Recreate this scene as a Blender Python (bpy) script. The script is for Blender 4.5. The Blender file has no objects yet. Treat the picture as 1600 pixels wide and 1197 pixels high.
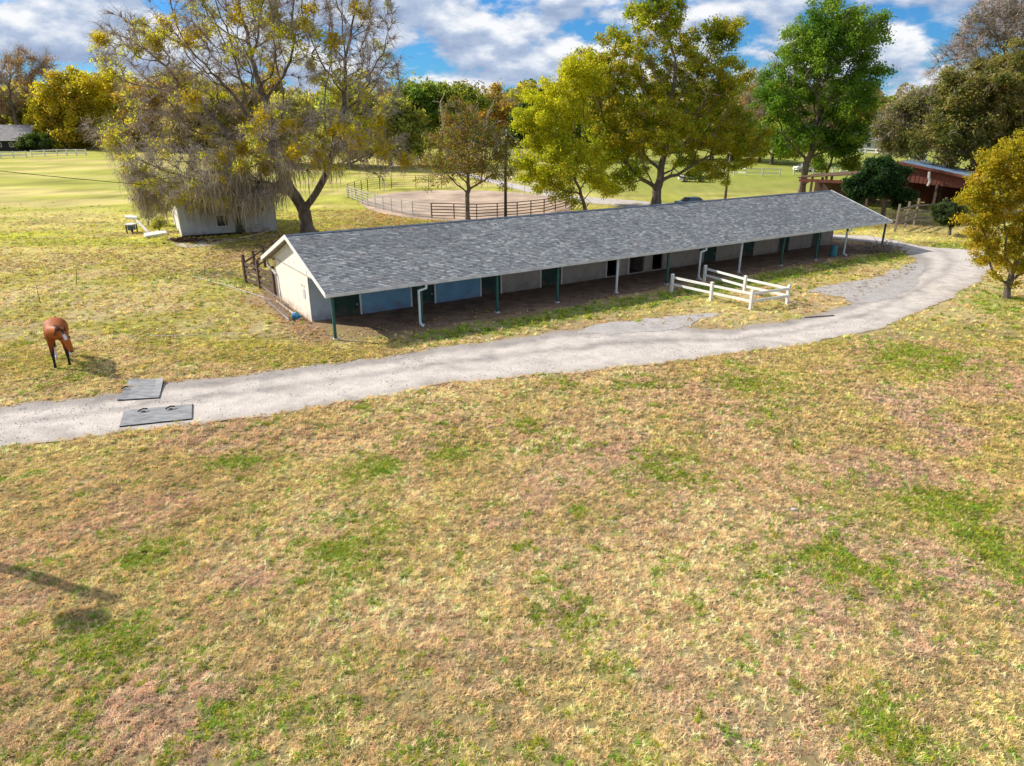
import bpy, bmesh, math, random
import numpy as np
from mathutils import Vector, Matrix
rnd = random.Random(7)
RN = np.random.default_rng(11)
C = bpy.context.scene.collection
sc = bpy.context.scene

# ------------------------------------------------------------------ camera
F = 1067.0; CX, CY = 800.0, 598.5; H = 10.5; PITCH = math.radians(20.7)
cam_d = bpy.data.cameras.new('camera'); cam = bpy.data.objects.new('camera', cam_d); C.objects.link(cam)
cam_d.sensor_width = 36; cam_d.lens = F / 1600 * 36; cam_d.clip_end = 3000; cam_d.clip_start = 0.1
cam.location = (0, 0, H); cam.rotation_euler = (math.pi / 2 - PITCH, 0, 0)
sc.camera = cam

# ------------------------------------------------------------------ light
SUN_AZ = math.radians(-19); SUN_EL = math.radians(34.5)     # SUN_AZ: direction the shadows fall
to_sun = Vector((-math.cos(SUN_AZ) * math.cos(SUN_EL), -math.sin(SUN_AZ) * math.cos(SUN_EL), math.sin(SUN_EL)))
sun_d = bpy.data.lights.new('sun', 'SUN'); sun = bpy.data.objects.new('sun', sun_d); C.objects.link(sun)
sun_d.energy = 4.8; sun_d.angle = math.radians(0.5); sun_d.color = (1.0, 0.93, 0.82)
sun.rotation_euler = to_sun.to_track_quat('Z', 'Y').to_euler(); sun.location = (0, 0, 60)
world = bpy.data.worlds.new('World'); sc.world = world; world.use_nodes = True
wt = world.node_tree; wn = wt.nodes; wl = wt.links
for n in list(wn): wn.remove(n)
def wnode(t, **k):
    n = wn.new(t)
    for a, b in k.items(): setattr(n, a, b)
    return n
sky = wnode('ShaderNodeTexSky', sky_type='NISHITA'); sky.sun_disc = False
sky.sun_elevation = SUN_EL; sky.sun_rotation = math.atan2(to_sun.x, to_sun.y)
sky.air_density = 1.0; sky.dust_density = 0.3; sky.ozone_density = 2.0
tc = wnode('ShaderNodeTexCoord')
def wmap(scale, loc):
    m = wnode('ShaderNodeMapping'); m.inputs['Scale'].default_value = scale; m.inputs['Location'].default_value = loc
    wl.new(tc.outputs['Generated'], m.inputs['Vector']); return m
def wnoise(m, s, d, r):
    n = wnode('ShaderNodeTexNoise'); n.inputs['Scale'].default_value = s; n.inputs['Detail'].default_value = d
    n.inputs['Roughness'].default_value = r; wl.new(m.outputs[0], n.inputs['Vector']); return n
def wramp(src, stops):
    r = wnode('ShaderNodeValToRGB'); e = r.color_ramp.elements
    e[0].position, e[0].color = stops[0][0], (*stops[0][1], 1); e[1].position, e[1].color = stops[-1][0], (*stops[-1][1], 1)
    for p, c in stops[1:-1]:
        q = e.new(p); q.color = (*c, 1)
    wl.new(src, r.inputs[0]); return r
CL = (3.1, 1.7, 0.4)
nA = wnoise(wmap((1, 1, 2.1), CL), 8.5, 9, 0.56)
nB = wnoise(wmap((1, 1, 2.1), (CL[0], CL[1], CL[2] + 0.035)), 8.5, 6, 0.5)
cover = wramp(nA.outputs['Fac'], [(0.39, (0, 0, 0)), (0.475, (1, 1, 1))])
shade = wnode('ShaderNodeMath', operation='SUBTRACT'); wl.new(nA.outputs['Fac'], shade.inputs[0]); wl.new(nB.outputs['Fac'], shade.inputs[1])
shd = wnode('ShaderNodeMath', operation='MULTIPLY_ADD'); wl.new(shade.outputs[0], shd.inputs[0]); shd.inputs[1].default_value = 4.6; shd.inputs[2].default_value = 0.5
ccol = wramp(shd.outputs[0], [(0.0, (2.2, 2.8, 4.0)), (0.42, (3.1, 3.7, 4.8)), (0.7, (4.5, 4.9, 5.6)), (1.0, (6.1, 6.2, 6.4))])
tint = wnode('ShaderNodeMix', data_type='RGBA', blend_type='MULTIPLY'); tint.inputs[0].default_value = 1
wl.new(sky.outputs[0], tint.inputs[6]); tint.inputs[7].default_value = (0.18, 0.48, 0.82, 1)
mixs = wnode('ShaderNodeMix', data_type='RGBA'); wl.new(cover.outputs[0], mixs.inputs[0]); wl.new(tint.outputs[2], mixs.inputs[6]); wl.new(ccol.outputs[0], mixs.inputs[7])
bg = wnode('ShaderNodeBackground'); bg.inputs[1].default_value = 0.115; wl.new(mixs.outputs[2], bg.inputs[0])
wo = wnode('ShaderNodeOutputWorld'); wl.new(bg.outputs[0], wo.inputs[0])
sc.view_settings.view_transform = 'Standard'; sc.view_settings.look = 'None'; sc.view_settings.gamma = 1
sc.view_settings.exposure = 0.45; sc.view_settings.use_curve_mapping = False
sc.cycles.max_bounces = 6; sc.cycles.transparent_max_bounces = 8

# ------------------------------------------------------------------ survey of the place
cp, sp_ = math.cos(PITCH), math.sin(PITCH)
def ray(x, y):
    a = (x - CX) / F; b = (CY - y) / F
    return np.array([a, b * sp_ + cp, b * cp - sp_])
def T(x, y):
    y = np.asarray(y, float)
    t = np.clip((y - 88) / 130, 0, 1)
    return 4.2 * (t * t * (3 - 2 * t) * 0.5 + t * 0.5)
def g(x, y):                                  # point of the ground seen at pixel x, y
    d = ray(x, y); z = 0.0
    for _ in range(30):
        t = (z - H) / min(d[2], -1e-3); z = 0.5 * z + 0.5 * float(T(0, d[1] * t))
    t = (z - H) / min(d[2], -1e-3)
    return np.array([d[0] * t, d[1] * t, z])
def at(x, y, Y):                              # point on the sight line at distance Y
    d = ray(x, y); t = Y / d[1]; return np.array([d[0] * t, Y, H + d[2] * t])
def scale_at(P):                              # pixels per metre
    return F / (P[1] * cp - (P[2] - H) * sp_)

# ------------------------------------------------------------------ helpers
def tag(o, label=None, cat=None, group=None, kind=None):
    if label: o['label'] = label
    if cat: o['category'] = cat
    if group: o['group'] = group
    if kind: o['kind'] = kind
    return o
def empty(name, loc=(0, 0, 0), rz=0.0, parent=None):
    o = bpy.data.objects.new(name, None); C.objects.link(o); o.location = loc; o.rotation_euler = (0, 0, rz)
    o.empty_display_size = 0.3
    if parent: o.parent = parent
    return o
def link(name, me, parent=None, loc=None, rot=None, scl=None):
    o = bpy.data.objects.new(name, me); C.objects.link(o)
    if parent: o.parent = parent
    if loc is not None: o.location = loc
    if rot is not None: o.rotation_euler = rot
    if scl is not None: o.scale = scl
    return o
def mesh_np(name, V, Q, mat=None, col=None, smooth=False):
    V = np.asarray(V, np.float32); Q = np.asarray(Q, np.int32)
    me = bpy.data.meshes.new(name); k = Q.shape[1]
    me.vertices.add(len(V)); me.vertices.foreach_set('co', V.ravel())
    me.loops.add(Q.size); me.loops.foreach_set('vertex_index', Q.ravel())
    me.polygons.add(len(Q)); me.polygons.foreach_set('loop_start', np.arange(0, Q.size, k, dtype=np.int32))
    if smooth: me.polygons.foreach_set('use_smooth', np.ones(len(Q), bool))
    me.update(calc_edges=True)
    if col is not None:
        a = me.color_attributes.new('col', 'FLOAT_COLOR', 'POINT')
        c4 = np.ones((len(V), 4), np.float32); c4[:, :3] = col; a.data.foreach_set('color', c4.ravel())
    if mat: me.materials.append(mat)
    return me
class MB:
    """collects shapes into one mesh"""
    def __init__(s): s.bm = bmesh.new()
    def box(s, lo, hi, bevel=0.0, M=None):
        lo = Vector(lo); hi = Vector(hi); c = (lo + hi) / 2; d = hi - lo
        r = bmesh.ops.create_cube(s.bm, size=1, matrix=Matrix.Translation(c) @ Matrix.Diagonal((d.x, d.y, d.z, 1)))
        vs = r['verts']
        if bevel:
            es = list({e for v in vs for e in v.link_edges})
            rr = bmesh.ops.bevel(s.bm, geom=es, offset=bevel, segments=1, affect='EDGES'); vs = rr['verts']
        if M: bmesh.ops.transform(s.bm, matrix=M, verts=vs)
        return s
    def prism(s, pts, ext):                   # polygon of 3D points, extruded by a vector
        n = len(pts); e = Vector(ext)
        a = [s.bm.verts.new(Vector(p)) for p in pts]; b = [s.bm.verts.new(Vector(p) + e) for p in pts]
        s.bm.faces.new(a[::-1]); s.bm.faces.new(b)
        for i in range(n): s.bm.faces.new((a[i], a[(i + 1) % n], b[(i + 1) % n], b[i]))
        return s
    def tube(s, pts, r, k=8, r2=None):
        pts = [Vector(p) for p in pts]; n = len(pts); rings = []
        for i, p in enumerate(pts):
            d = (pts[min(i + 1, n - 1)] - pts[max(i - 1, 0)]).normalized()
            a = d.orthogonal().normalized(); b = d.cross(a)
            if i:
                a = (rings[-1][1] - d * rings[-1][1].dot(d)).normalized(); b = d.cross(a)
            rr = r + ((r2 if r2 is not None else r) - r) * i / max(1, n - 1)
            rings.append(([s.bm.verts.new(p + (a * math.cos(q) + b * math.sin(q)) * rr) for q in [2 * math.pi * j / k for j in range(k)]], a))
        for i in range(n - 1):
            A, B = rings[i][0], rings[i + 1][0]
            for j in range(k): s.bm.faces.new((A[j], A[(j + 1) % k], B[(j + 1) % k], B[j]))
        s.bm.faces.new(rings[0][0][::-1]); s.bm.faces.new(rings[-1][0]); return s
    def ball(s, c, r, scl=(1, 1, 1), sub=2):
        M = Matrix.Translation(Vector(c)) @ Matrix.Diagonal((r * scl[0], r * scl[1], r * scl[2], 1))
        bmesh.ops.create_icosphere(s.bm, subdivisions=sub, radius=1, matrix=M); return s
    def mesh(s, name, mat, smooth=False):
        bmesh.ops.recalc_face_normals(s.bm, faces=s.bm.faces[:])
        me = bpy.data.meshes.new(name); s.bm.to_mesh(me); s.bm.free()
        if mat: me.materials.append(mat)
        if smooth: me.polygons.foreach_set('use_smooth', [True] * len(me.polygons))
        return me
    def build(s, name, mat, parent=None, smooth=False, **k):
        return link(name, s.mesh(name, mat, smooth), parent, **k)
# ---- numpy value noise
def vnoise(x, y, s, seed=0):
    x = np.asarray(x, float) / s + seed * 17.31; y = np.asarray(y, float) / s + seed * 9.77
    xi = np.floor(x); yi = np.floor(y); fx = x - xi; fy = y - yi
    fx = fx * fx * (3 - 2 * fx); fy = fy * fy * (3 - 2 * fy)
    def h(a, b):
        v = np.sin(a * 127.1 + b * 311.7 + seed * 74.7) * 43758.5453; return v - np.floor(v)
    return (h(xi, yi) * (1 - fx) + h(xi + 1, yi) * fx) * (1 - fy) + (h(xi, yi + 1) * (1 - fx) + h(xi + 1, yi + 1) * fx) * fy
def fbm(x, y, s, seed=0, o=4, g_=0.55):
    t = 0; a = 1; n = 0
    for i in range(o):
        t = t + a * vnoise(x, y, s / 2 ** i, seed + i * 3); n += a; a *= g_
    return t / n
def sstep(a, b, x): t = np.clip((x - a) / (b - a), 0, 1); return t * t * (3 - 2 * t)

# ------------------------------------------------------------------ materials
def mat(name, col, rough=0.8, var=0.12, vs=4.0, bump=0.0, bs=30.0, metal=0.0, col2=None, spec=0.3, detail=5, stretch=None, dirt=0.0):
    m = bpy.data.materials.new(name); m.use_nodes = True; nt = m.node_tree; N = nt.nodes; L = nt.links
    b = N['Principled BSDF']; b.inputs['Roughness'].default_value = rough; b.inputs['Metallic'].default_value = metal
    b.inputs['Specular IOR Level'].default_value = spec
    t = N.new('ShaderNodeTexCoord'); src = t.outputs['Object']
    if stretch:
        mp = N.new('ShaderNodeMapping'); mp.inputs['Scale'].default_value = stretch; L.new(src, mp.inputs[0]); src = mp.outputs[0]
    n = N.new('ShaderNodeTexNoise'); n.inputs['Scale'].default_value = vs; n.inputs['Detail'].default_value = detail; n.inputs['Roughness'].default_value = 0.65
    L.new(src, n.inputs['Vector'])
    r = N.new('ShaderNodeValToRGB'); e = r.color_ramp.elements
    c2 = col2 if col2 else tuple(c * (1 - 2.2 * var) for c in col)
    c1 = col if col2 else tuple(min(1, c * (1 + var)) for c in col)
    e[0].position = 0.32; e[0].color = (*c2, 1); e[1].position = 0.62; e[1].color = (*c1, 1)
    L.new(n.outputs['Fac'], r.inputs[0]); L.new(r.outputs[0], b.inputs['Base Color'])
    if dirt:
        sx = N.new('ShaderNodeSeparateXYZ'); L.new(t.outputs['Object'], sx.inputs[0]); n3 = N.new('ShaderNodeTexNoise'); n3.inputs['Scale'].default_value = 1.6; n3.inputs['Detail'].default_value = 8; n3.inputs['Roughness'].default_value = .7; L.new(t.outputs['Object'], n3.inputs['Vector'])
        ma = N.new('ShaderNodeMath'); ma.operation = 'MULTIPLY_ADD'; L.new(sx.outputs['Z'], ma.inputs[0]); ma.inputs[1].default_value = -.35; L.new(n3.outputs['Fac'], ma.inputs[2])
        mr = N.new('ShaderNodeMapRange'); mr.inputs[1].default_value = .30; mr.inputs[2].default_value = .55; mr.inputs[4].default_value = dirt; L.new(ma.outputs[0], mr.inputs[0])
        mx = N.new('ShaderNodeMix'); mx.data_type = 'RGBA'; L.new(mr.outputs[0], mx.inputs[0]); L.new(r.outputs[0], mx.inputs[6]); mx.inputs[7].default_value = (.22, .13, .08, 1); L.new(mx.outputs[2], b.inputs['Base Color'])
    if bump:
        n2 = N.new('ShaderNodeTexNoise'); n2.inputs['Scale'].default_value = bs; n2.inputs['Detail'].default_value = 4; L.new(src, n2.inputs['Vector'])
        bp = N.new('ShaderNodeBump'); bp.inputs['Strength'].default_value = bump; bp.inputs['Distance'].default_value = 0.03
        L.new(n2.outputs['Fac'], bp.inputs['Height']); L.new(bp.outputs[0], b.inputs['Normal'])
    return m
def mat_attr(name, attr='col', atype='GEOMETRY', rough=0.85, trans=0.0, vs=0.0, var=0.25, bump=0.0, bs=20.0, tcol=(1.0, 1.05, 0.5)):
    m = bpy.data.materials.new(name); m.use_nodes = True; nt = m.node_tree; N = nt.nodes; L = nt.links
    b = N['Principled BSDF']; b.inputs['Roughness'].default_value = rough; b.inputs['Specular IOR Level'].default_value = 0.15
    a = N.new('ShaderNodeAttribute'); a.attribute_name = attr; a.attribute_type = atype; out = a.outputs['Color']
    gp = N.new('ShaderNodeNewGeometry')
    if vs:
        n = N.new('ShaderNodeTexNoise'); n.inputs['Scale'].default_value = vs; n.inputs['Detail'].default_value = 6; n.inputs['Roughness'].default_value = 0.7
        L.new(gp.outputs['Position'], n.inputs['Vector'])
        r = N.new('ShaderNodeMapRange'); r.inputs[1].default_value = 0.3; r.inputs[2].default_value = 0.7
        r.inputs[3].default_value = 1 - var; r.inputs[4].default_value = 1 + var; L.new(n.outputs['Fac'], r.inputs[0])
        mx = N.new('ShaderNodeVectorMath'); mx.operation = 'SCALE'; L.new(out, mx.inputs[0]); L.new(r.outputs[0], mx.inputs['Scale']); out = mx.outputs[0]
    L.new(out, b.inputs['Base Color'])
    if bump:
        n2 = N.new('ShaderNodeTexNoise'); n2.inputs['Scale'].default_value = bs; n2.inputs['Detail'].default_value = 5; L.new(gp.outputs['Position'], n2.inputs['Vector'])
        bp = N.new('ShaderNodeBump'); bp.inputs['Strength'].default_value = bump; bp.inputs['Distance'].default_value = 0.08
        L.new(n2.outputs['Fac'], bp.inputs['Height']); L.new(bp.outputs[0], b.inputs['Normal'])
    if trans:
        tr = N.new('ShaderNodeBsdfTranslucent'); ms = N.new('ShaderNodeMixShader'); ms.inputs[0].default_value = trans
        tm = N.new('ShaderNodeMix'); tm.data_type = 'RGBA'; tm.blend_type = 'MULTIPLY'; tm.inputs[0].default_value = 1
        L.new(out, tm.inputs[6]); tm.inputs[7].default_value = (*tcol, 1); L.new(tm.outputs[2], tr.inputs[0])
        L.new(b.outputs[0], ms.inputs[1]); L.new(tr.outputs[0], ms.inputs[2]); L.new(ms.outputs[0], N['Material Output'].inputs[0])
    return m
M_ground = mat_attr('ground_turf', rough=0.95, vs=9.0, var=0.28, bump=0.55, bs=7.0)
M_leaf = mat_attr('leaf', rough=0.5, trans=0.58, tcol=(1.12, 1.12, .5))
M_tuft = mat_attr('grass_blade', 'gcol', 'INSTANCER', rough=0.7, trans=0.35, tcol=(1, 1, .8))
M_litter = mat_attr('fallen_leaf', 'gcol', 'INSTANCER', rough=0.7, trans=0.15, tcol=(1, .8, .6))
M_bark = mat('bark', (0.22, 0.175, 0.14), 0.95, col2=(0.085, 0.066, 0.052), vs=3, bump=0.8, bs=14, stretch=(1, 1, 0.3))
M_barkpale = mat('bark_pale', (0.29, 0.24, 0.19), 0.95, col2=(0.12, 0.095, 0.075), vs=1.3, bump=0.6, bs=14)
M_twig = mat('twig', (0.48, 0.40, 0.34), 0.95, col2=(0.28, 0.225, 0.19), vs=1.0)
M_deadwood = mat('dead_wood', (0.42, 0.37, 0.30), 0.9, col2=(0.2, 0.17, 0.14), vs=2)
M_moss = mat_attr('hanging_moss', rough=0.95, trans=0.3, tcol=(1, 1, .9))
M_white = mat('white_paint', (0.80, 0.80, 0.78), 0.5, col2=(.62, .61, .57), vs=2.2, bump=0.1, detail=9)
M_cream = mat('cream_stucco', (0.80, 0.75, 0.64), 0.85, var=0.04, vs=1.2, bump=0.35, bs=60, dirt=.55)
M_bluewall = mat('blue_grey_paint', (0.20, 0.42, 0.60), 0.7, col2=(0.15, 0.34, 0.52), vs=1.5, bump=0.2, bs=50, dirt=.55)
M_greywall = mat('pale_blue_grey_paint', (0.42, 0.50, 0.60), 0.7, col2=(0.34, 0.44, 0.56), vs=1.5, bump=0.2, bs=50, dirt=.55)
M_tanwall = mat('tan_paint', (0.46, 0.41, 0.35), 0.75, col2=(0.36, 0.33, 0.29), vs=1.2, bump=0.2, bs=50, dirt=.55)
M_green = mat('dark_green_paint', (0.016, 0.060, 0.048), 0.5, col2=(0.010, 0.038, 0.032), vs=4, bump=0.1, dirt=.55)
M_greenpost = mat('green_post_paint', (0.03, 0.12, 0.10), 0.5, col2=(0.02, 0.07, 0.06), vs=5)
M_dark = mat('dark_interior', (0.03, 0.026, 0.022), 0.9)
M_gutter = mat('gutter_metal', (0.56, 0.57, 0.57), 0.45, var=0.1, vs=2, metal=0.0)
M_down = mat('downspout_paint', (0.62, 0.68, 0.72), 0.5, var=0.06, vs=2)
M_dirt = mat('packed_dirt', (0.27, 0.18, 0.12), 0.95, col2=(0.12, 0.08, 0.055), vs=1.1, bump=0.7, bs=9)
M_board = mat('weathered_brown_board', (0.17, 0.11, 0.08), 0.9, col2=(0.07, 0.045, 0.035), vs=3, bump=0.3, stretch=(.4, 3, 3))
M_boardpale = mat('weathered_grey_board', (0.26, 0.21, 0.17), 0.9, col2=(0.14, 0.11, 0.09), vs=3, bump=0.3)
M_redwood = mat('red_brown_siding', (0.21, 0.075, 0.05), 0.8, col2=(0.13, 0.035, 0.022), vs=2, bump=0.3, stretch=(4, 4, .5))
M_metalroof = mat('weathered_metal_roof', (0.30, 0.40, 0.50), 0.4, col2=(0.14, 0.18, 0.22), vs=.7, metal=0.2)
M_brownroof = mat('brown_roof', (0.17, 0.10, 0.065), 0.8, col2=(0.08, 0.045, 0.03), vs=.8)
M_greyroof = mat('grey_roof', (0.33, 0.30, 0.30), 0.85, col2=(0.2, 0.18, 0.18), vs=1.0, bump=0.4)
M_housewall = mat('pale_house_wall', (0.52, 0.54, 0.56), 0.8, var=0.06, vs=1.0, dirt=.55)
M_pipe = mat('galvanised_pipe', (0.44, 0.43, 0.42), 0.45, var=0.12, metal=0.1)
M_rust = mat('brown_pipe', (0.12, 0.075, 0.055), 0.7, var=0.2)
M_sand = mat('arena_sand', (0.56, 0.42, 0.31), 0.95, col2=(0.27, 0.20, 0.155), vs=0.22, bump=0.6, bs=4, detail=8)  # darker mottling paints the mottled shade of the trees into the sand colour
M_rubber = mat('rubber_mat', (0.33, 0.33, 0.33), 0.55, col2=(0.15, 0.15, 0.155), vs=1.6, bump=0.25, bs=20, detail=8, stretch=(1, 3, 1))
M_black = mat('black_rubber', (0.02, 0.02, 0.02), 0.7)
M_pole = mat('creosote_pole', (0.075, 0.055, 0.045), 0.9, var=0.2)
M_poleg = mat('grey_pole', (0.17, 0.14, 0.11), 0.9, var=0.2)
M_wire = mat('wire', (0.03, 0.03, 0.03), 0.6)
M_conc = mat('pale_concrete', (0.55, 0.50, 0.47), 0.9, var=0.1, vs=2, bump=0.2)
M_carblue = mat('car_paint_blue', (0.06, 0.12, 0.20), 0.25, var=0.03, spec=0.6)
M_carwhite = mat('car_paint_white', (0.7, 0.72, 0.75), 0.3, var=0.03, spec=0.6)
M_glass = mat('car_glass', (0.03, 0.045, 0.06), 0.08, var=0.02, spec=0.8)
M_bluep = mat('blue_plastic', (0.03, 0.22, 0.42), 0.5, var=0.08)
M_teal = mat('teal_barrel', (0.05, 0.20, 0.26), 0.5, var=0.1)
M_brick = mat('mulch', (0.13, 0.06, 0.045), 0.95, var=0.25, vs=8, bump=0.8)

# ------------------------------------------------------------------ stable frame (used by the ground colours too)
BA = np.array([-9.41523674, 33.83136392, 0.0]); BU = np.array([0.83691901, 0.54732675, 0.0]); BV = np.array([-0.54732675, 0.83691901, 0.0])
BL = 51.7; BW = 12.4; EZ = 2.5; RV = 6.25; RZ = 4.65
BROT = math.atan2(BU[1], BU[0])
def uv_of(x, y): dx = x - BA[0]; dy = y - BA[1]; return dx * BU[0] + dy * BU[1], dx * BV[0] + dy * BV[1]

# ------------------------------------------------------------------ road outline
far_e = [(-700, 790), (-300, 690), (-100, 658), (0, 638), (100, 625), (190, 610), (255, 600), (400, 582), (490, 571), (600, 556), (700, 541), (830, 524), (930, 512), (1000, 506), (1070, 510), (1125, 514), (1180, 507), (1250, 498), (1328, 471), (1375, 452), (1415, 430), (1432, 412), (1420, 398), (1395, 387), (1362, 380), (1304, 374), (1200, 372)]
near_e = [(-700, 900), (-300, 765), (-100, 722), (0, 703), (100, 691), (200, 678), (300, 665), (400, 650), (500, 635), (600, 618), (700, 603), (830, 589), (930, 578), (1010, 570), (1070, 563), (1140, 556), (1200, 548), (1290, 532), (1400, 503), (1460, 478), (1514, 450), (1544, 426), (1559, 408), (1538, 393), (1437, 384), (1362, 369), (1200, 365)]
def catmull(P, n):
    P = np.array(P, float); out = []
    for i in range(len(P) - 1):
        p0, p1, p2, p3 = P[max(i - 1, 0)], P[i], P[i + 1], P[min(i + 2, len(P) - 1)]
        for k in range(n):
            t = k / n; out.append(0.5 * ((2 * p1) + (p2 - p0) * t + (2 * p0 - 5 * p1 + 4 * p2 - p3) * t * t + (3 * p1 - p0 - 3 * p2 + p3) * t ** 3))
    out.append(P[-1]); return np.array(out)
fe = catmull([g(*q)[:2] for q in far_e], 14); ne = catmull([g(*q)[:2] for q in near_e], 14)
def jit(E, s):
    return E + (np.stack([vnoise(E[:, 0], E[:, 1], 0.5, s), vnoise(E[:, 0], E[:, 1], 0.5, s + 1)], 1) - 0.5) * 0.4 + (np.stack([vnoise(E[:, 0], E[:, 1], 2.2, s + 5), vnoise(E[:, 0], E[:, 1], 2.2, s + 6)], 1) - 0.5) * 0.5
fe = jit(fe, 3); ne = jit(ne, 8)
def in_poly(x, y, P):
    x = np.asarray(x); y = np.asarray(y); ins = np.zeros(x.shape, bool); n = len(P); j = n - 1
    for i in range(n):
        xi, yi = P[i]; xj, yj = P[j]
        if yi != yj: ins ^= ((yi > y) != (yj > y)) & (x < (xj - xi) * (y - yi) / (yj - yi) + xi)
        j = i
    return ins
ROADP = np.concatenate([fe, ne[::-1]])[::3]
def blob_poly(px, n=5, amp=0.35, seed=1):
    P = catmull([g(*q)[:2] for q in px + [px[0]]], n * 2)[:-1]
    P = P + (np.stack([vnoise(P[:, 0], P[:, 1], 0.6, seed), vnoise(P[:, 0], P[:, 1], 0.6, seed + 1)], 1) - 0.5) * amp * 2
    return P
TONGUE = blob_poly([(1262, 456), (1300, 445), (1365, 434), (1428, 410), (1445, 425), (1400, 462), (1345, 474), (1300, 462)], seed=5)
APRON = blob_poly([(905, 512), (1000, 500), (1085, 492), (1128, 491), (1100, 500), (1075, 511), (1000, 520), (920, 524)], seed=9)
SAND = blob_poly([(560, 316), (610, 302), (700, 297), (780, 299), (850, 306), (893, 316), (885, 334), (800, 343), (700, 345), (620, 338), (575, 326)], amp=0.2, seed=13)

# ------------------------------------------------------------------ ground colours
GREEN_SPOTS = [(370, 722, 55, 12), (590, 735, 45, 26), (530, 845, 75, 45), (705, 705, 35, 16), (825, 668, 26, 11), (1050, 732, 55, 22), (570, 637, 20, 7), (880, 597, 26, 7), (1480, 790, 70, 35), (170, 1010, 60, 45), (330, 1120, 60, 40), (1320, 880, 80, 45), (905, 800, 16, 9), (1540, 850, 50, 60), (30, 1080, 40, 25), (900, 960, 60, 30), (1390, 1140, 60, 50), (1000, 600, 60, 8), (230, 870, 40, 25), (1180, 600, 50, 14), (1450, 560, 90, 22), (1560, 470, 80, 26), (400, 600, 60, 6), (390, 440, 50, 12), (600, 348, 110, 7), (95, 590, 40, 9), (300, 430, 60, 9)]
PINK_SPOTS = [(1210, 780, 110, 50), (1450, 900, 80, 50), (1300, 590, 80, 30), (150, 780, 160, 60), (1120, 640, 120, 40), (700, 1060, 160, 70), (560, 545, 80, 26)]
def spot_mask(x, y, spots, warp=1.0):
    m = np.zeros(np.shape(x))
    for (px, py, rx, ry) in spots:
        c = g(px, py); ex = abs(g(px + rx, py)[0] - c[0]); ey = abs(g(px, py - ry)[1] - c[1])
        m = np.maximum(m, np.exp(-(((x - c[0]) / ex) ** 2 + ((y - c[1]) / ey) ** 2)))
    return m
def ground_col(x, y, parts=False):
    x = np.asarray(x, float); y = np.asarray(y, float)
    u, v = uv_of(x, y)
    big = fbm(x, y, 9, 1); mid = fbm(x, y, 2.4, 5); fine = fbm(x, y, 0.7, 9, 3)
    tan = np.array([0.43, 0.32, 0.165]); pink = np.array([0.39, 0.285, 0.185]); straw = np.array([0.50, 0.395, 0.195])
    green = np.array([0.16, 0.26, 0.03]); yg = np.array([0.36, 0.33, 0.065]); orange = np.array([0.50, 0.30, 0.085])
    def mix(a, b, t): return a + (b - a) * t[..., None]
    c = np.broadcast_to(tan, x.shape + (3,)).copy()
    c = mix(c, straw, sstep(0.42, 0.62, big))
    c = mix(c, pink, 0.55 * sstep(0.45, 0.65, fbm(x, y, 5, 21)) * (1 - sstep(26, 34, y)))
    c = mix(c, pink, 0.42 * spot_mask(x, y, PINK_SPOTS) * sstep(.35, .6, fine))
    near = 1 - sstep(30, 45, y)
    c = mix(c, yg, (0.30 + .2 * sstep(6, 16, x)) * sstep(0.44, 0.6, mid))
    # yard left of the stable and the fields behind
    yard = sstep(-4, -9, x) * sstep(25, 31, y)
    c = mix(c, mix(np.broadcast_to(yg, c.shape), straw, sstep(.35, .6, mid)), 0.8 * yard)
    field = sstep(48, 70, y)
    fy = fbm(x * 0.35, y, 5, 31)
    c = mix(c, mix(np.broadcast_to(np.array([0.37, 0.36, 0.06]), c.shape), np.array([0.52, 0.43, 0.15]), sstep(.38, .62, fy)), field)
    under = np.exp(-(((x + 12) / 10) ** 2 + ((y - 84) / 13) ** 2)) 
    c = c * (1 + (fbm(x * .45, y, 3.0, 33) - .5) * 1.1 * field + (fbm(x, y, .9, 35, 2) - .5) * .5 * field)[..., None]
    c = mix(c, orange, np.clip(under * 1.3, 0, 1) * 0.85 * sstep(.3, .5, mid))
    back = sstep(95, 120, y) * sstep(5, 15, x)
    c = mix(c, np.array([0.25, 0.28, 0.05]), back * 0.8)
    # greens
    gm = spot_mask(x, y, GREEN_SPOTS)
    gm = np.clip(gm * 1.25, 0, 1) * sstep(.36, .56, fine * .6 + mid * .4)
    gm = np.maximum(gm * .74, 0.26 * sstep(0.58, 0.70, fbm(x + y * .3, y, 3.2, 41)) * sstep(.42, .6, fine))
    gm = np.maximum(gm, 0.36 * sstep(0.64, 0.74, fine)) + .03
    strip = sstep(-4.6, -3.0, v) * (1 - sstep(-1.5, -0.7, v)) * sstep(3, 6, u) * (1 - sstep(58, 62, u))
    gm = np.maximum(gm, strip * sstep(.25, .5, mid * .5 + fine * .5))
    gm = np.clip(gm, 0, 1)
    if not parts: c = mix(c, green, gm * .62)
    # bare soil under and before the stable
    soil = sstep(-1.6, -0.2, v + (mid - .5) * 2.4) * (1 - sstep(12, 14, v)) * sstep(0.2, 3.5, u + (mid - .5) * 2 + .35 * v) * (1 - sstep(54, 58, u))
    c = mix(c, np.array([0.30, 0.20, 0.125]), soil * 0.85)
    soil2 = sstep(-1.6, -.6, u + (mid - .5)) * (1 - sstep(.4, .8, u)) * sstep(-1, 1, v) * (1 - sstep(11, 13, v))
    soil3 = np.exp(-((x - g(385, 400)[0]) / 3.5) ** 2 - ((y - g(385, 395)[1]) / 5) ** 2)
    c = mix(c, np.array([0.33, 0.21, 0.13]), np.clip(np.maximum(soil2, soil3), 0, 1) * 0.7)
    rb = np.exp(-((x - 45) / 9) ** 2 - ((y - 82) / 9) ** 2)
    c = mix(c, np.array([0.14, 0.09, 0.06]), np.clip(rb, 0, 1) * .8)
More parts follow.
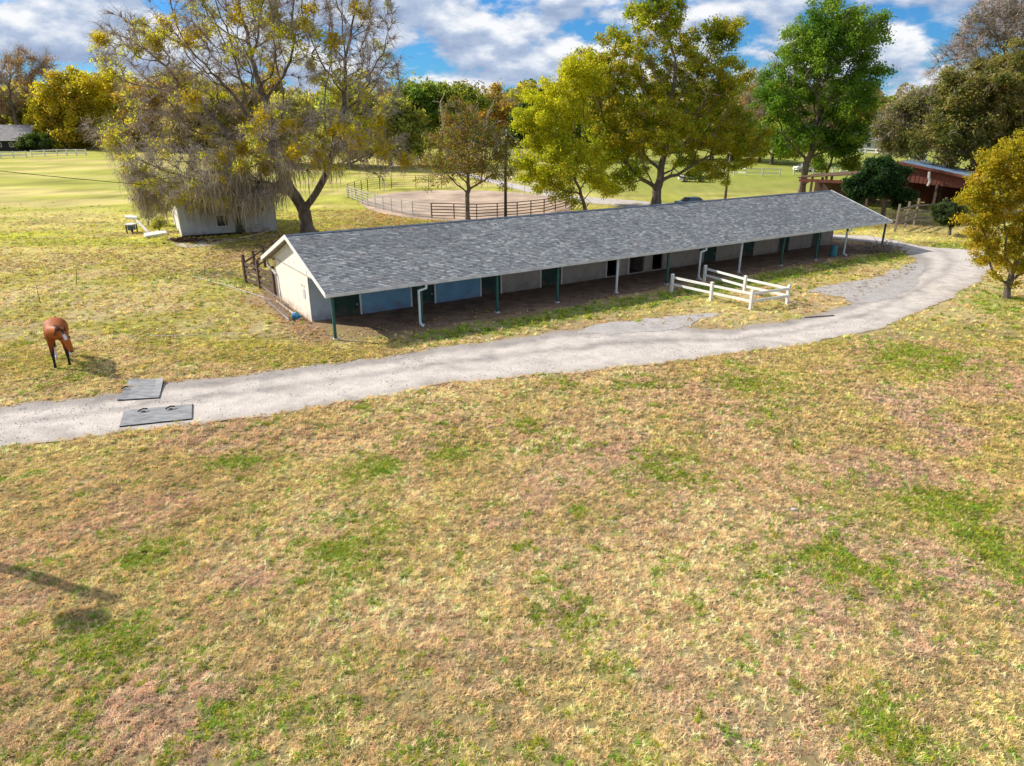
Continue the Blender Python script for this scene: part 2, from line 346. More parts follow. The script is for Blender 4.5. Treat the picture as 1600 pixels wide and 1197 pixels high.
    if parts: return c * (0.82 + 0.36 * fine)[..., None], gm * (1 - soil), np.maximum(soil, np.clip(rb, 0, 1) * .6)
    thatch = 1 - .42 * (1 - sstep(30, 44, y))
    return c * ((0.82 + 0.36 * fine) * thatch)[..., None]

# ------------------------------------------------------------------ ground sheet
def spaced(a, b, s0, growth, smax):
    out = [a]; s = s0
    while out[-1] < b: out.append(out[-1] + s); s = min(s * growth, smax)
    return out
yA = list(np.arange(7.5, 30, 0.19)) + spaced(30, 1600, 0.24, 1.03, 40)
xr = list(np.arange(0, 23, 0.21)) + spaced(23, 1700, 0.26, 1.05, 60)
XA = np.array([-q for q in xr[:0:-1]] + xr); YA = np.array([-900, -400, -150, -60, -25, -10, -4, 0, 2, 5] + yA)
GX, GY = np.meshgrid(XA, YA); nx, ny = len(XA), len(YA)
dn = sstep(-40, -6, -np.abs(GY - 16) + 0) * (1 - sstep(26, 30, GY)) * (1 - sstep(24, 30, np.abs(GX)))
inr = in_poly(GX, GY, ROADP)
lump = (fbm(GX, GY, 0.6, 61, 3) - .5) * 0.17 * np.where(inr, 0, 1)
GZ = T(GX, GY) + lump * dn - 0.02 * np.where(inr, 1, 0)
V = np.stack([GX, GY, GZ], -1).reshape(-1, 3)
idx = np.arange(nx * ny).reshape(ny, nx)
Q = np.stack([idx[:-1, :-1], idx[:-1, 1:], idx[1:, 1:], idx[1:, :-1]], -1).reshape(-1, 4)
gme = mesh_np('ground', V, Q, M_ground, ground_col(GX, GY).reshape(-1, 3), smooth=True)
tag(link('ground', gme), 'tan and green pasture turf spreading over the whole property', None, kind='structure')

# ------------------------------------------------------------------ road sheets
def road_material():
    m = bpy.data.materials.new('gravel_road'); m.use_nodes = True; N = m.node_tree.nodes; L = m.node_tree.links
    b = N['Principled BSDF']; b.inputs['Roughness'].default_value = 0.95; b.inputs['Specular IOR Level'].default_value = 0.15
    a = N.new('ShaderNodeAttribute'); a.attribute_name = 'col'
    gp = N.new('ShaderNodeNewGeometry')
    def noise(s, d, r=.65):
        n = N.new('ShaderNodeTexNoise'); n.inputs['Scale'].default_value = s; n.inputs['Detail'].default_value = d; n.inputs['Roughness'].default_value = r
        L.new(gp.outputs['Position'], n.inputs['Vector']); return n.outputs['Fac']
    def rng(src, a0, a1, b0, b1):
        r = N.new('ShaderNodeMapRange'); r.inputs[1].default_value = a0; r.inputs[2].default_value = a1; r.inputs[3].default_value = b0; r.inputs[4].default_value = b1
        L.new(src, r.inputs[0]); return r.outputs[0]
    vo = N.new('ShaderNodeTexVoronoi'); vo.inputs['Scale'].default_value = 16; L.new(gp.outputs['Position'], vo.inputs['Vector'])
    m1 = N.new('ShaderNodeMath'); m1.operation = 'MULTIPLY'; L.new(rng(noise(1.3, 8), .3, .7, .78, 1.15), m1.inputs[0]); L.new(rng(noise(14, 5, .85), .3, .7, .72, 1.25), m1.inputs[1])
    s = N.new('ShaderNodeVectorMath'); s.operation = 'SCALE'; L.new(a.outputs['Color'], s.inputs[0]); L.new(m1.outputs[0], s.inputs['Scale']); L.new(s.outputs[0], b.inputs['Base Color'])
    bp = N.new('ShaderNodeBump'); bp.inputs['Strength'].default_value = 0.5; bp.inputs['Distance'].default_value = 0.03
    L.new(vo.outputs['Distance'], bp.inputs['Height']); L.new(bp.outputs[0], b.inputs['Normal'])
    return m
M_road = road_material()
K = 22; ts = np.linspace(0, 1, K)
RP = fe[:, None, :] * (1 - ts)[None, :, None] + ne[:, None, :] * ts[None, :, None]
tt = np.broadcast_to(ts, RP.shape[:2]); wv = (fbm(RP[..., 0], RP[..., 1], 3, 71) - .5)
base = np.array([0.57, 0.51, 0.455]); grit = np.array([0.25, 0.225, 0.21]); soilc = np.array([0.36, 0.27, 0.17])
tq = tt + wv * 0.1
grm = np.maximum(np.exp(-((tq - 0.47) / 0.07) ** 2) * 0.45, sstep(0.30, 0.12, tq) * 0.7) + .25 * sstep(.8, .95, tq)
rc = base + (grit - base) * np.clip(grm + 0.9 * sstep(.55, .75, fbm(RP[..., 0], RP[..., 1], 1.3, 77)) * .4, 0, 1)[..., None]
edge = np.maximum(sstep(0.07, 0.0, tt), sstep(0.94, 1.0, tt)); rc = rc + (soilc - rc) * (edge * .8)[..., None]
rz = T(0, RP[..., 1]) + 0.012
nr = RP.shape[0]; ri = np.arange(nr * K).reshape(nr, K)
RQ = np.stack([ri[:-1, :-1], ri[1:, :-1], ri[1:, 1:], ri[:-1, 1:]], -1).reshape(-1, 4)
rme = mesh_np('road', np.concatenate([RP, rz[..., None]], -1).reshape(-1, 3), RQ, M_road, rc.reshape(-1, 3))
tag(link('road', rme), 'pale gravel drive sweeping past the long stable', None, kind='structure')
def sheet(name, P, z, m, label, col=None, kind='structure'):
    me = bpy.data.meshes.new(name); bm = bmesh.new()
    vs = [bm.verts.new((p[0], p[1], float(T(0, p[1])) + z)) for p in P]
    f = bm.faces.new(vs); bmesh.ops.triangulate(bm, faces=[f]); bmesh.ops.recalc_face_normals(bm, faces=bm.faces[:])
    for f in bm.faces:
        if f.normal.z < 0: f.normal_flip()
    bm.to_mesh(me); bm.free(); me.materials.append(m)
    if col is not None:
        a = me.color_attributes.new('col', 'FLOAT_COLOR', 'POINT')
        for d in a.data: d.color = (*col, 1)
    o = link(name, me); return tag(o, label, None, kind=kind)
sheet('gravel_patch', TONGUE, 0.022, M_road, 'grey gravel tongue reaching into the grass right of the white rail fence', (0.40, 0.37, 0.35))
sheet('gravel_patch', APRON, 0.022, M_road, 'grey gravel widening of the drive left of the white rail fence', (0.42, 0.385, 0.36))
sheet('arena_sand', SAND, 0.015, M_sand, 'pinkish sand floor of the round riding pen behind the stable')
BACKROAD = [g(*q)[:2] for q in [(700, 268), (760, 284), (835, 303), (905, 316), (1000, 325), (1100, 330), (1100, 322), (1000, 314), (905, 307), (835, 294), (765, 279), (700, 264)]]
sheet('back_lane', np.array(BACKROAD), 0.02, M_road, 'pale lane running behind the riding pen', (0.55, 0.50, 0.47))
# dirt floor of the aisle
def uvw(u, v, z=0.0): p = BA + BU * u + BV * v; return (p[0], p[1], z)
aisle = []
for s in np.linspace(1.2, BL - .2, 60): p = uvw(s, -0.45 + 3.6 * math.exp(-((s - 1.2) / 1.3) ** 2) + (vnoise(s, 0, 1.5, 3) - .5) * 1.6); aisle.append(p)
for s in np.linspace(BL - .2, 0.9, 12): aisle.append(uvw(s, 11.2))
sheet('dirt_floor', np.array(aisle)[:, :2], 0.008, M_dirt, 'trampled brown dirt under the stable roof')

# ------------------------------------------------------------------ the long stable
st = empty('horse_stable', (BA[0], BA[1], 0), BROT)
tag(st, 'long low stable with grey shingle roof, green posts and green doors', 'stable')
WV = 4.3; BK = 11.0; U0 = 0.45; U1 = 46.9 + 3.1; WH = 2.75
def roofz(v): return EZ + (RZ - EZ) * (v / RV if v <= RV else (BW - v) / (BW - RV))
# wall panels of the front
panels = [(U0, 1.78, M_greywall, 'pale blue grey'), (3.36, 6.73, M_bluewall, 'blue'), (8.26, 11.68, M_bluewall, 'blue'), (13.15, 16.47, M_tanwall, 'tan'), (18.16, 22.36, M_tanwall, 'tan'),
          (23.5, 24.53, M_tanwall, 'tan'), (26.02, 26.88, M_tanwall, 'tan'), (27.96, 32.58, M_tanwall, 'tan'), (34.02, 37.32, M_tanwall, 'tan'), (38.72, 42.05, M_tanwall, 'tan'), (43.48, 46.82, M_tanwall, 'tan'), (48.17, U1, M_tanwall, 'tan')]
for i, (a, b, m, cn) in enumerate(panels):
    o = MB().box((a, WV, 0), (b, WV + .16, roofz(WV) - .06), 0.01).build('wall_panel', m, st); o['label'] = cn + ' painted wall panel of the stable front'
    for e, s in ((a, 1), (b, -1)):
        if i == 0 and s == 1: continue
        MB().box((e - (.0 if s > 0 else .1), WV - .025, 0), (e + (.1 if s > 0 else .0), WV - .002, 2.55)).build('door_trim', M_white if i < 6 else M_tanwall, st)
doors = [(1.78, 3.36), (6.73, 8.26), (11.68, 13.15), (16.47, 18.16), (32.58, 34.02), (37.32, 38.72), (42.05, 43.48), (46.82, 48.17)]
for (a, b) in doors:
    for (z0, z1) in ((0.05, 1.22), (1.25, 2.42)):
        d = MB().box((a + .02, WV + .05, z0), (b - .02, WV + .10, z1), .008).build('door_leaf', M_green, st)
        q = MB()
        w = .09
        for bx in (((a + .02), z0, (a + .02 + w), z1), (b - .02 - w, z0, b - .02, z1), (a + .02 + w, z0, b - .02 - w, z0 + w), (a + .02 + w, z1 - w, b - .02 - w, z1)):
            q.box((bx[0], WV + .025, bx[1]), (bx[2], WV + .048, bx[3]))
        q.build('door_frame', M_green, d)
        MB().box((b - .2, WV + .0, (z0 + z1) / 2 - .06), (b - .14, WV + .024, (z0 + z1) / 2 + .06)).build('latch', M_pipe, d)
    MB().box((a, WV + .02, 2.43), (b, WV + .12, roofz(WV) - .06)).build('door_header', M_tanwall, st)
for (a, b) in ((22.36, 23.5), (24.53, 26.02), (26.88, 27.96)):
    MB().box((a, WV + .02, 2.35), (b, WV + .12, roofz(WV) - .06)).build('door_header', M_tanwall, st)
    MB().box((a - .06, WV - .03, 0.004), (b + .06, WV + .14, 0.06), .01).build('threshold', M_conc, st)
MB().box((24.53, WV + 1.6, 0.03), (26.02, WV + 1.7, 2.6)).build('inner_wall', M_boardpale, st)
for (a, b) in ((24.45, 24.53), (26.02, 26.10)): MB().box((a, WV + .17, 0.03), (b, WV + 1.6, 2.6)).build('inner_wall', M_boardpale, st)
for a in (20.4, 29.2):
    MB().box((a, WV - .03, 2.02), (a + 1.35, WV - .004, 2.17), .004).build('vent_slot', M_dark, st)
MB().box((14.0, WV + .2, 2.2), (U1 - .3, WV + .3, 2.3)).build('inner_beam', M_board, st)
# back wall and ends
MB().box((U0, BK - .16, 0), (U1, BK, roofz(BK) - .08)).build('back_wall', M_tanwall, st)
gw = MB().prism([(U0, WV + .162, 0), (U0, BK - .162, 0), (U0, BK - .162, 2.62), (U0, WV + .162, 2.62)], (.16, 0, 0)).build('end_wall', M_cream, st); gw['label'] = 'cream stucco end wall lit by the sun'
MB().box((U0 - .03, WV - .03, 0), (U0 - .002, WV + .12, 2.62)).build('corner_trim', M_white, st)
MB().box((U1 - .16, WV + .162, 0), (U1, BK - .162, 2.62)).build('end_wall', M_tanwall, st)
for uu, nm in ((U0 + .0, 1), (U1 - .1, 2)):
    g1 = MB().prism([(uu, .85, 2.64), (uu, BW - .85, 2.64), (uu, RV, RZ - .13)], (.1, 0, 0))
    o = g1.build('gable_panel', M_white if nm == 1 else M_tanwall, st)
if True:
    q = MB().box((U0 - .03, .9, 2.60), (U0 - .005, BW - .9, 2.66)); q.build('gable_trim', M_tanwall, st)
# stains and small fittings on the gable and end wall
MB().box((U0 - .05, 2.6, 3.02), (U0 - .004, 2.72, 3.25)).build('gable_light', M_gutter, st)
MB().box((U0 - .04, 2.05, 2.86), (U0 - .004, 2.17, 2.96)).build('gable_light', M_gutter, st)
MB().box((U0 - .025, 5.05, 1.15), (U0 - .003, 5.45, 1.75), .01).build('wall_plate', M_housewall, st)
MB().box((U0 - .04, 5.5, 1.85), (U0 - .003, 5.58, 1.98)).build('wall_plate', M_gutter, st)
MB().box((U0 - .04, 5.1, 1.85), (U0 - .003, 5.16, 1.96)).build('wall_plate', M_gutter, st)
# roof deck
def roof_slab(v0, v1, z0, z1, name):
    return MB().prism([(0, v0, z0), (0, v1, z1), (0, v1, z1 - .1), (0, v0, z0 - .1)], (BL, 0, 0)).build(name, M_greyroof, st)
roof_slab(0.0, RV, EZ, RZ, 'roof_deck'); roof_slab(BW, RV, EZ, RZ, 'roof_deck')
MB().box((.02, 0.12, EZ - .22), (BL - .02, .2, EZ - .10)).build('eave_beam', M_greenpost, st)
for (v0, z0, nm) in ((-.03, EZ - .01, 1), (BW + .03, EZ - .01, 2)):
    for uu in (-.05, BL + .002):
        MB().prism([(uu, v0, z0 + .05), (uu, RV, RZ + .05), (uu, RV, RZ - .19), (uu, v0, z0 - .19)], (.048, 0, 0)).build('rake_board', M_white, st)
# soffit under the gable overhang
# gutter
def gutter(v, s):
    q = MB()
    q.box((-.02, v - .01, EZ - .15), (BL + .02, v + .01, EZ - .005)).box((-.02, min(v, v + s * .13) , EZ - .165), (BL + .02, max(v, v + s * .13), EZ - .15)).box((-.02, v + s * .13 - .012, EZ - .15), (BL + .02, v + s * .13 + .012, EZ + .01), .004)
    for uu in (-.03, BL + .02): q.box((uu, min(v, v + s * .13), EZ - .165), (uu + .01, max(v, v + s * .13), EZ))
    return q.build('gutter', M_gutter, st)
gutter(-.025, -1); gutter(BW + .025, 1)
for i in range(46):
    uu = rnd.uniform(.3, BL - .3); s = rnd.uniform(.03, .08)
    o = MB().ball((0, 0, 0), s, (rnd.uniform(.8, 2), .8, .5), 1).build('leaf_clump', M_litter if False else M_deadwood, st, loc=(uu, -.09, EZ - .0))
# posts, bases, downspouts
post_me = MB().box((-.07, -.07, 0.0), (.07, .07, EZ - .22), .012).mesh('post', M_greenpost)
postw_me = MB().box((-.06, -.06, 0.0), (.06, .06, EZ - .22), .012).mesh('post_white', M_down)
base_me = MB().box((-.13, -.13, 0.0), (.13, .13, .09), .02).mesh('post_base', M_conc)
for i, uu in enumerate((.35, 5.35, 10.3, 14.75, 19.65, 24.3, 27.5, 31.9, 36.9, 41.4, 45.4, 51.2)):
    p = link('post', postw_me if i in (4, 7) else post_me, st, (uu, .16, 0))
    if i in (4, 7): p['label'] = 'white painted roof post'
    link('post_base', base_me, p, (0, 0, 0.009))
def downspout(uu, v, s):
    q = MB(); w = .055
    def seg(a, b):
        q.tube([a, b], w * 1.25, 4)
    seg((uu + .42, v - .09, EZ - .16), (uu + .42, v - .09, EZ - .36)); seg((uu + .44, v - .09, EZ - .34), (uu - .02, v, EZ - .46)); seg((uu, v, EZ - .42), (uu, v, .2)); seg((uu, v, .24), (uu + .05, v - .28, .06))
    return q.build('downspout', M_down, st)
downspout(5.15, -.02, 1); downspout(27.3, -.02, 1); downspout(45.1, -.02, 1)
q = MB(); q.tube([(U0 - .12, BW + .0, EZ - .2), (U0 - .12, BW - .1, EZ - .45), (U0 - .12, BK - .25, EZ - .85), (U0 - .12, BK - .3, .15)], .08, 4); q.build('downspout', M_gutter, st)
# ridge caps
M_cap = mat('ridge_shingle', (0.10, 0.12, 0.16), 0.9, var=0.2)
for i in range(int(BL / .9)):
    a = i * .9; dz = rnd.uniform(0, .012)
    MB().prism([(a, RV - .17, RZ - .015 + dz), (a, RV, RZ + .055 + dz), (a, RV + .17, RZ - .015 + dz), (a, RV, RZ + .03 + dz)], (.94, 0, 0)).build('ridge_cap', M_cap, st)
# shingles
SHC = [(0.225, 0.24, 0.25), (0.18, 0.192, 0.205), (0.28, 0.295, 0.30), (0.14, 0.15, 0.165), (0.37, 0.385, 0.385), (0.25, 0.235, 0.235)]
M_sh = [mat('shingle_%s' % n, c, 0.9, var=0.16, vs=7, bump=0.5, bs=50) for n, c in zip(('mid', 'dark', 'pale', 'charcoal', 'light', 'warm'), SHC)]
sl = math.atan2(RZ - EZ, RV); ncs = 41; ch = math.hypot(RV, RZ - EZ) / ncs
shm = [[None] * 3 for _ in M_sh]
def sh_verts(w, t): return [(0, 0, t), (w, 0, t), (w, ch + .03, .006), (0, ch + .03, .006), (0, 0, 0), (w, 0, 0)]
SHF = [(0, 1, 2, 3), (4, 5, 1, 0), (0, 3, 4, 4), (1, 5, 2, 2)]
WID = (0.18, 0.26, 0.36)
for k, m in enumerate(M_sh):
    for j, w in enumerate(WID):
        me = bpy.data.meshes.new('shingle'); me.from_pydata(sh_verts(w - .006, .024), [], [(0, 1, 2, 3), (4, 5, 1, 0), (0, 3, 4), (1, 5, 2)]); me.materials.append(m); shm[k][j] = me
def shw(a, r):
    n_ = float(fbm(np.array(a), np.array(r * .5), 5.0, 301, 3)); st_ = float(vnoise(np.array(a), np.array(r * .06), .8, 305)); d_ = 1 + 3.5 * max(0, n_ - .55) * 3 + (1.2 if st_ > .8 else 0)
    return (30, 22 * d_, 19 / d_, 9 * d_, 9 / d_, 11)
def slope_shingles(front):
    rows = []
    for r in range(ncs):
        a = -rnd.uniform(0, .3)
        while a < BL - .02:
            j = rnd.randrange(3); w = WID[j]
            rows.append((r, max(a, 0.0), min(w, BL - a) if a >= 0 else w + a, j, rnd.choices(range(6), shw(a, r))[0])); a += w
    return rows
rows = slope_shingles(True)
def sl_pos(r, front=True):
    d = r * ch - .02
    return (d * math.cos(sl), EZ + d * math.sin(sl) + .004) if front else (BW - d * math.cos(sl), EZ + d * math.sin(sl) + .004)
camloc = np.array([0, 0, H])
def dist(e):
    v, z = sl_pos(e[0]); p = np.array(uvw(e[1], v, z)); return np.linalg.norm(p - camloc)
full = [e for e in rows if abs(e[2] - WID[e[3]]) < 1e-6]
near300 = set(map(id, sorted(full, key=dist)[:300]))
singles = [e for e in rows if id(e) in near300]; rest = [e for e in rows if id(e) not in near300]
for e in singles:
    v, z = sl_pos(e[0]); link('shingle', shm[e[4]][e[3]], st, (e[1], v, z), (sl, 0, 0))
def joined_shingles(rows, front):
    V = []; Fq = []; mi = []
    for e in rows:
        v, z = sl_pos(e[0], front); w = max(e[2] - .006, .01); n0 = len(V); s = 1 if front else -1
        for (x, y, t) in sh_verts(w, .024 + rnd.uniform(-.004, .006)):
            V.append((e[1] + x, v + s * (y * math.cos(sl) - t * math.sin(sl)), z + y * math.sin(sl) + t * math.cos(sl)))
        Fq += [(n0, n0 + 1, n0 + 2, n0 + 3), (n0 + 4, n0 + 5, n0 + 1, n0), (n0, n0 + 3, n0 + 4), (n0 + 1, n0 + 5, n0 + 2)]; mi += [e[4]] * 4
    me = bpy.data.meshes.new('shingles'); me.from_pydata(V, [], Fq)
    for m in M_sh: me.materials.append(m)
    me.polygons.foreach_set('material_index', mi)
    o = link('shingles', me, st); o['kind'] = 'stuff'; return o
joined_shingles(rest, True); joined_shingles(slope_shingles(False), False)
# railing in front of the end wall
rl = empty('pipe_railing', uvw(-.6, 5.0), BROT); tag(rl, 'grey pipe railing standing against the cream end wall of the stable', 'railing')
for z in (.25, .95): MB().box((-.03, .0, z), (.03, 5.4, z + .06)).build('rail', M_boardpale, rl)
for k in range(19): MB().box((-.012, .02 + k * .296, 0.0), (.012, .045 + k * .296, .95)).build('picket', M_boardpale, rl)
def pipe_obj(name, a, b, r, m, label, cat):
    a = np.array(a); b = np.array(b); d = b - a
    o = MB().tube([(0, 0, 0), tuple(d * .33 + [0, 0, .01]), tuple(d * .66), tuple(d)], r, 8).build(name, m, None, loc=tuple(a)); return tag(o, label, cat)
P1 = g(419, 474); P2 = g(452, 501)
pipe_obj('drain_pipe', P1 + [0, 0, .07], P2 + [0, 0, .07], .05, M_pipe, 'outer grey pipe lying on the ground left of the stable end wall', 'pipe')
P1 = g(432, 472); P2 = g(464, 496)
pipe_obj('drain_pipe', P1 + [0, 0, .07], P2 + [0, 0, .07], .05, M_conc, 'pale pipe lying along the foot of the stable end wall', 'pipe')
q = MB(); bmesh.ops.create_cone(q.bm, cap_ends=True, segments=14, radius1=.2, radius2=.25, depth=.3, matrix=Matrix.Rotation(1.3, 4, 'Y')); q.ball((.2, .1, -.05), .13, (1.4, 1, .7), 2)
b = g(462, 499); tag(q.build('blue_bucket', M_bluep, None, loc=(b[0], b[1], .2)), 'small blue bucket tipped over by the stable corner', 'bucket')
# barrel
bp_ = uvw(44.2, .35)
br = empty('barrel', bp_); tag(br, 'teal plastic barrel beside the downspout at the far end of the stable', 'barrel')
q = MB(); prof = [(.26, 0), (.29, .05), (.29, .3), (.305, .32), (.29, .34), (.29, .6), (.305, .62), (.29, .64), (.28, .88), (.24, .92)]
rings = [[q.bm.verts.new((r * math.cos(a), r * math.sin(a), z)) for a in [2 * math.pi * k / 20 for k in range(20)]] for r, z in prof]
for A, B in zip(rings, rings[1:]):
    for j in range(20): q.bm.faces.new((A[j], A[(j + 1) % 20], B[(j + 1) % 20], B[j]))
q.bm.faces.new(rings[-1]); q.build('drum', M_teal, br, smooth=False); MB().tube([(0, 0, .92), (0, 0, .95)], .25, 20).build('lid', M_teal, br)

# ------------------------------------------------------------------ grass and fallen leaves
def tuft(name, n, r0, l0, l1, w, seed, flat):
    r = np.random.default_rng(seed); V = []; Q = []
    for k in range(n):
        a = r.uniform(0, 2 * math.pi); p = np.array([math.cos(a), math.sin(a), 0]) * r.uniform(0, r0); d = r.uniform(0, 2 * math.pi); l = r.uniform(l0, l1); el = r.uniform(flat, 1.35)
        dv = np.array([math.cos(d) * math.cos(el), math.sin(d) * math.cos(el), math.sin(el)]); sd = np.array([-math.sin(d), math.cos(d), 0]) * w * r.uniform(.6, 1.2)
        m = p + dv * l * .55; t = p + dv * l * .55 + (dv * [1.2, 1.2, .35]) * l * .5
        b = len(V); V += [p - sd, p + sd, m + sd * .8, m - sd * .8, t + sd * .15, t - sd * .15]; Q += [(b, b + 1, b + 2, b + 3), (b + 3, b + 2, b + 4, b + 5)]
    return mesh_np(name, V, Q, M_tuft)
def leaf_src(name, s, seed):
    r = np.random.default_rng(seed); V = []; Q = []
    for k in range(3):
        c = np.array([r.uniform(-.2, .2), r.uniform(-.2, .2), .012]); a = r.uniform(0, 6.28); u_ = np.array([math.cos(a), math.sin(a), r.uniform(-.2, .3)]) * s; v_ = np.array([-math.sin(a), math.cos(a), r.uniform(0, .4)]) * s * .55
        b = len(V); V += [c - u_, c - v_ + [0, 0, s * .25], c + u_, c + v_ + [0, 0, s * .3]]; Q.append((b, b + 1, b + 2, b + 3))
    return mesh_np(name, V, Q, M_litter)
def scatter(name, label, pts, col, scl, srcs):
    n = len(pts); me = bpy.data.meshes.new(name); me.vertices.add(n); me.vertices.foreach_set('co', pts.astype(np.float32).ravel())
    a = me.attributes.new('gcol', 'FLOAT_COLOR', 'POINT'); c4 = np.ones((n, 4), np.float32); c4[:, :3] = np.clip(col, 0, 1); a.data.foreach_set('color', c4.ravel())
    for nm, val in (('rz', RN.uniform(0, 6.28, n)), ('sc', scl)):
        b = me.attributes.new(nm, 'FLOAT', 'POINT'); b.data.foreach_set('value', np.asarray(val, np.float32))
    o = link(name, me); tag(o, label, None, kind='stuff')
    ng = bpy.data.node_groups.new(name, 'GeometryNodeTree')
    ng.interface.new_socket(name='Geometry', in_out='INPUT', socket_type='NodeSocketGeometry'); ng.interface.new_socket(name='Geometry', in_out='OUTPUT', socket_type='NodeSocketGeometry')
    N = ng.nodes; L = ng.links; gi = N.new('NodeGroupInput'); go = N.new('NodeGroupOutput'); ip = N.new('GeometryNodeInstanceOnPoints')
    L.new(gi.outputs[0], ip.inputs['Points']); ip.inputs['Pick Instance'].default_value = True
    gt = N.new('GeometryNodeGeometryToInstance')
    for s_ in srcs:
        oi = N.new('GeometryNodeObjectInfo'); oi.transform_space = 'ORIGINAL'; oi.inputs['Object'].default_value = s_; L.new(oi.outputs['Geometry'], gt.inputs[0])
    L.new(gt.outputs[0], ip.inputs['Instance'])
    def na(nm):
        q_ = N.new('GeometryNodeInputNamedAttribute'); q_.data_type = 'FLOAT'; q_.inputs['Name'].default_value = nm; return q_.outputs[0]
    cx_ = N.new('ShaderNodeCombineXYZ'); L.new(na('rz'), cx_.inputs['Z']); L.new(cx_.outputs[0], ip.inputs['Rotation'])
    L.new(na('sc'), ip.inputs['Scale']); L.new(ip.outputs[0], go.inputs[0])
    m = o.modifiers.new('scatter', 'NODES'); m.node_group = ng; return o
def stone_src(seed):
    q = MB(); q.ball((0, 0, 0), .022, (1.1, .8, .35), 1); return q.mesh('loose_stone', M_stone)
M_stone = mat_attr('loose_stone', 'gcol', 'INSTANCER', rough=0.9)
def grass_source(me, x, y):
    o = link(me.name, me, None, (x, y, float(T(0, y)))); return tag(o, 'small tuft of dry turf', None, kind='stuff')
TS = [grass_source(tuft('grass_tuft', 16, .07, .05, .11, .0065, 1 + k, .15), -46 + k * .5, 58) for k in range(3)]
LS = [grass_source(leaf_src('fallen_leaves', .055, 1 + k), -46 + k * .5, 59) for k in range(2)]
def sample(n, y0, y1, margin=1.06):
    y = np.sqrt(RN.uniform(y0 ** 2, y1 ** 2, n)); w = (y * cp + H * sp_) * 800 / F * margin; x = RN.uniform(-1, 1, n) * w; return x, y
def lumpz(x, y):
    d_ = sstep(-40, -6, -np.abs(y - 16)) * (1 - sstep(26, 30, y)) * (1 - sstep(24, 30, np.abs(x)))
    return T(x, y) + (fbm(x, y, 0.6, 61, 3) - .5) * 0.17 * d_
PX = []; PC = []; PS = []
for n, y0, y1, s0 in ((95000, 8.2, 21, 1.0), (80000, 21, 34, 1.35), (75000, 34, 105, 2.2)):
    x, y = sample(n, y0, y1); u, v = uv_of(x, y)
    jx = x + RN.normal(0, .16, n); jy = y + RN.normal(0, .16, n); ok = ~in_poly(jx, jy, ROADP) & ~in_poly(jx, jy, TONGUE) & ~in_poly(x, y, APRON) & ~((u > .3) & (u < BL) & (v > -.6 + (vnoise(x, y, 1, 4) - .5)) & (v < 12))
    if y1 > 60: ok &= ~in_poly(x, y, SAND) & (RN.uniform(0, 1, n) > sstep(55, 104, y))
    c, gm, so = ground_col(x, y, True); ok &= RN.uniform(0, 1, n) > so * .9
    isg = RN.uniform(0, 1, n) < gm
    thin = vnoise(x, y, .30, 77) * .5 + vnoise(x, y, .13, 78) * .5; ok &= (thin > .40) | isg | (RN.uniform(0, 1, n) < .25)
    gc = np.array([.24, .36, .04]) * RN.uniform(.7, 1.7, n)[:, None] * np.stack([RN.uniform(.8, 1.7, n), np.ones(n), np.ones(n)], 1)
    c = np.where(isg[:, None], gc, c * np.where((y > 33)[:, None], np.array([1.95, 1.92, 1.95]), np.array([1.93, 1.83, 2.12])) * (RN.uniform(.6, 1.36, n) * (.74 + .52 * vnoise(x, y, .15, 91)))[:, None] * (1 + RN.normal(0, .05, (n, 3))))
    sc_ = s0 * RN.uniform(.65, 1.35, n) * np.where(isg, 1.15, 1.0)
    PX.append(np.stack([x, y, lumpz(x, y) - .004], 1)[ok]); PC.append(c[ok]); PS.append(sc_[ok])
scatter('grass', 'dry tan and fresh green grass tufts matting the pasture', np.concatenate(PX), np.concatenate(PC), np.concatenate(PS), TS)
x, y = sample(80000, 19, 60); k_ = in_poly(x + RN.normal(0, .12, len(x)), y + RN.normal(0, .12, len(x)), ROADP) | in_poly(x, y, TONGUE) | in_poly(x, y, APRON)
k_ &= RN.uniform(0, 1, len(x)) < np.where(in_poly(x, y, TONGUE) | in_poly(x, y, APRON), 1, .12 + .8 * sstep(.5, .65, fbm(x, y, 1.6, 123)))
x, y = x[k_], y[k_]; sg = RN.uniform(.5, 1.5, len(x)); cs2 = np.array([.50, .46, .43]) * RN.uniform(.5, 1.4, len(x))[:, None]
scatter('loose_gravel', 'loose grey gravel scattered on the drive', np.stack([x, y, T(x, y) + .024], 1), cs2, sg, [grass_source(stone_src(1), -45, 59.5)])
x, y = sample(60000, 22, 92); u, v = uv_of(x, y)
dens = np.where((x < 0) & (y > 26), .75 * sstep(.35, .55, fbm(x, y, 4, 55)) + .25, .08) * np.where(y > 60, np.exp(-((x + 14) / 16) ** 2) + .1, 1); dens = np.where((v < 0) & (u > 0), .35, dens)
ok = (RN.uniform(0, 1, len(x)) < dens) & ~in_poly(x, y, ROADP) & ~in_poly(x, y, SAND) & ~((u > .6) & (u < BL) & (v > 1.5) & (v < 12))
pal = np.array([(.52, .38, .2), (.38, .23, .11), (.62, .5, .3), (.28, .16, .08), (.56, .42, .12)]); pc = pal[RN.integers(0, 5, len(x))] * RN.uniform(.75, 1.2, len(x))[:, None]
scatter('leaf_litter', 'fallen tan oak leaves strewn over the yard left of the stable', np.stack([x, y, T(x, y) + .03], 1)[ok], pc[ok], (RN.uniform(.8, 1.5, len(x)) * np.where(y > 50, 1.6, 1.1))[ok], LS)

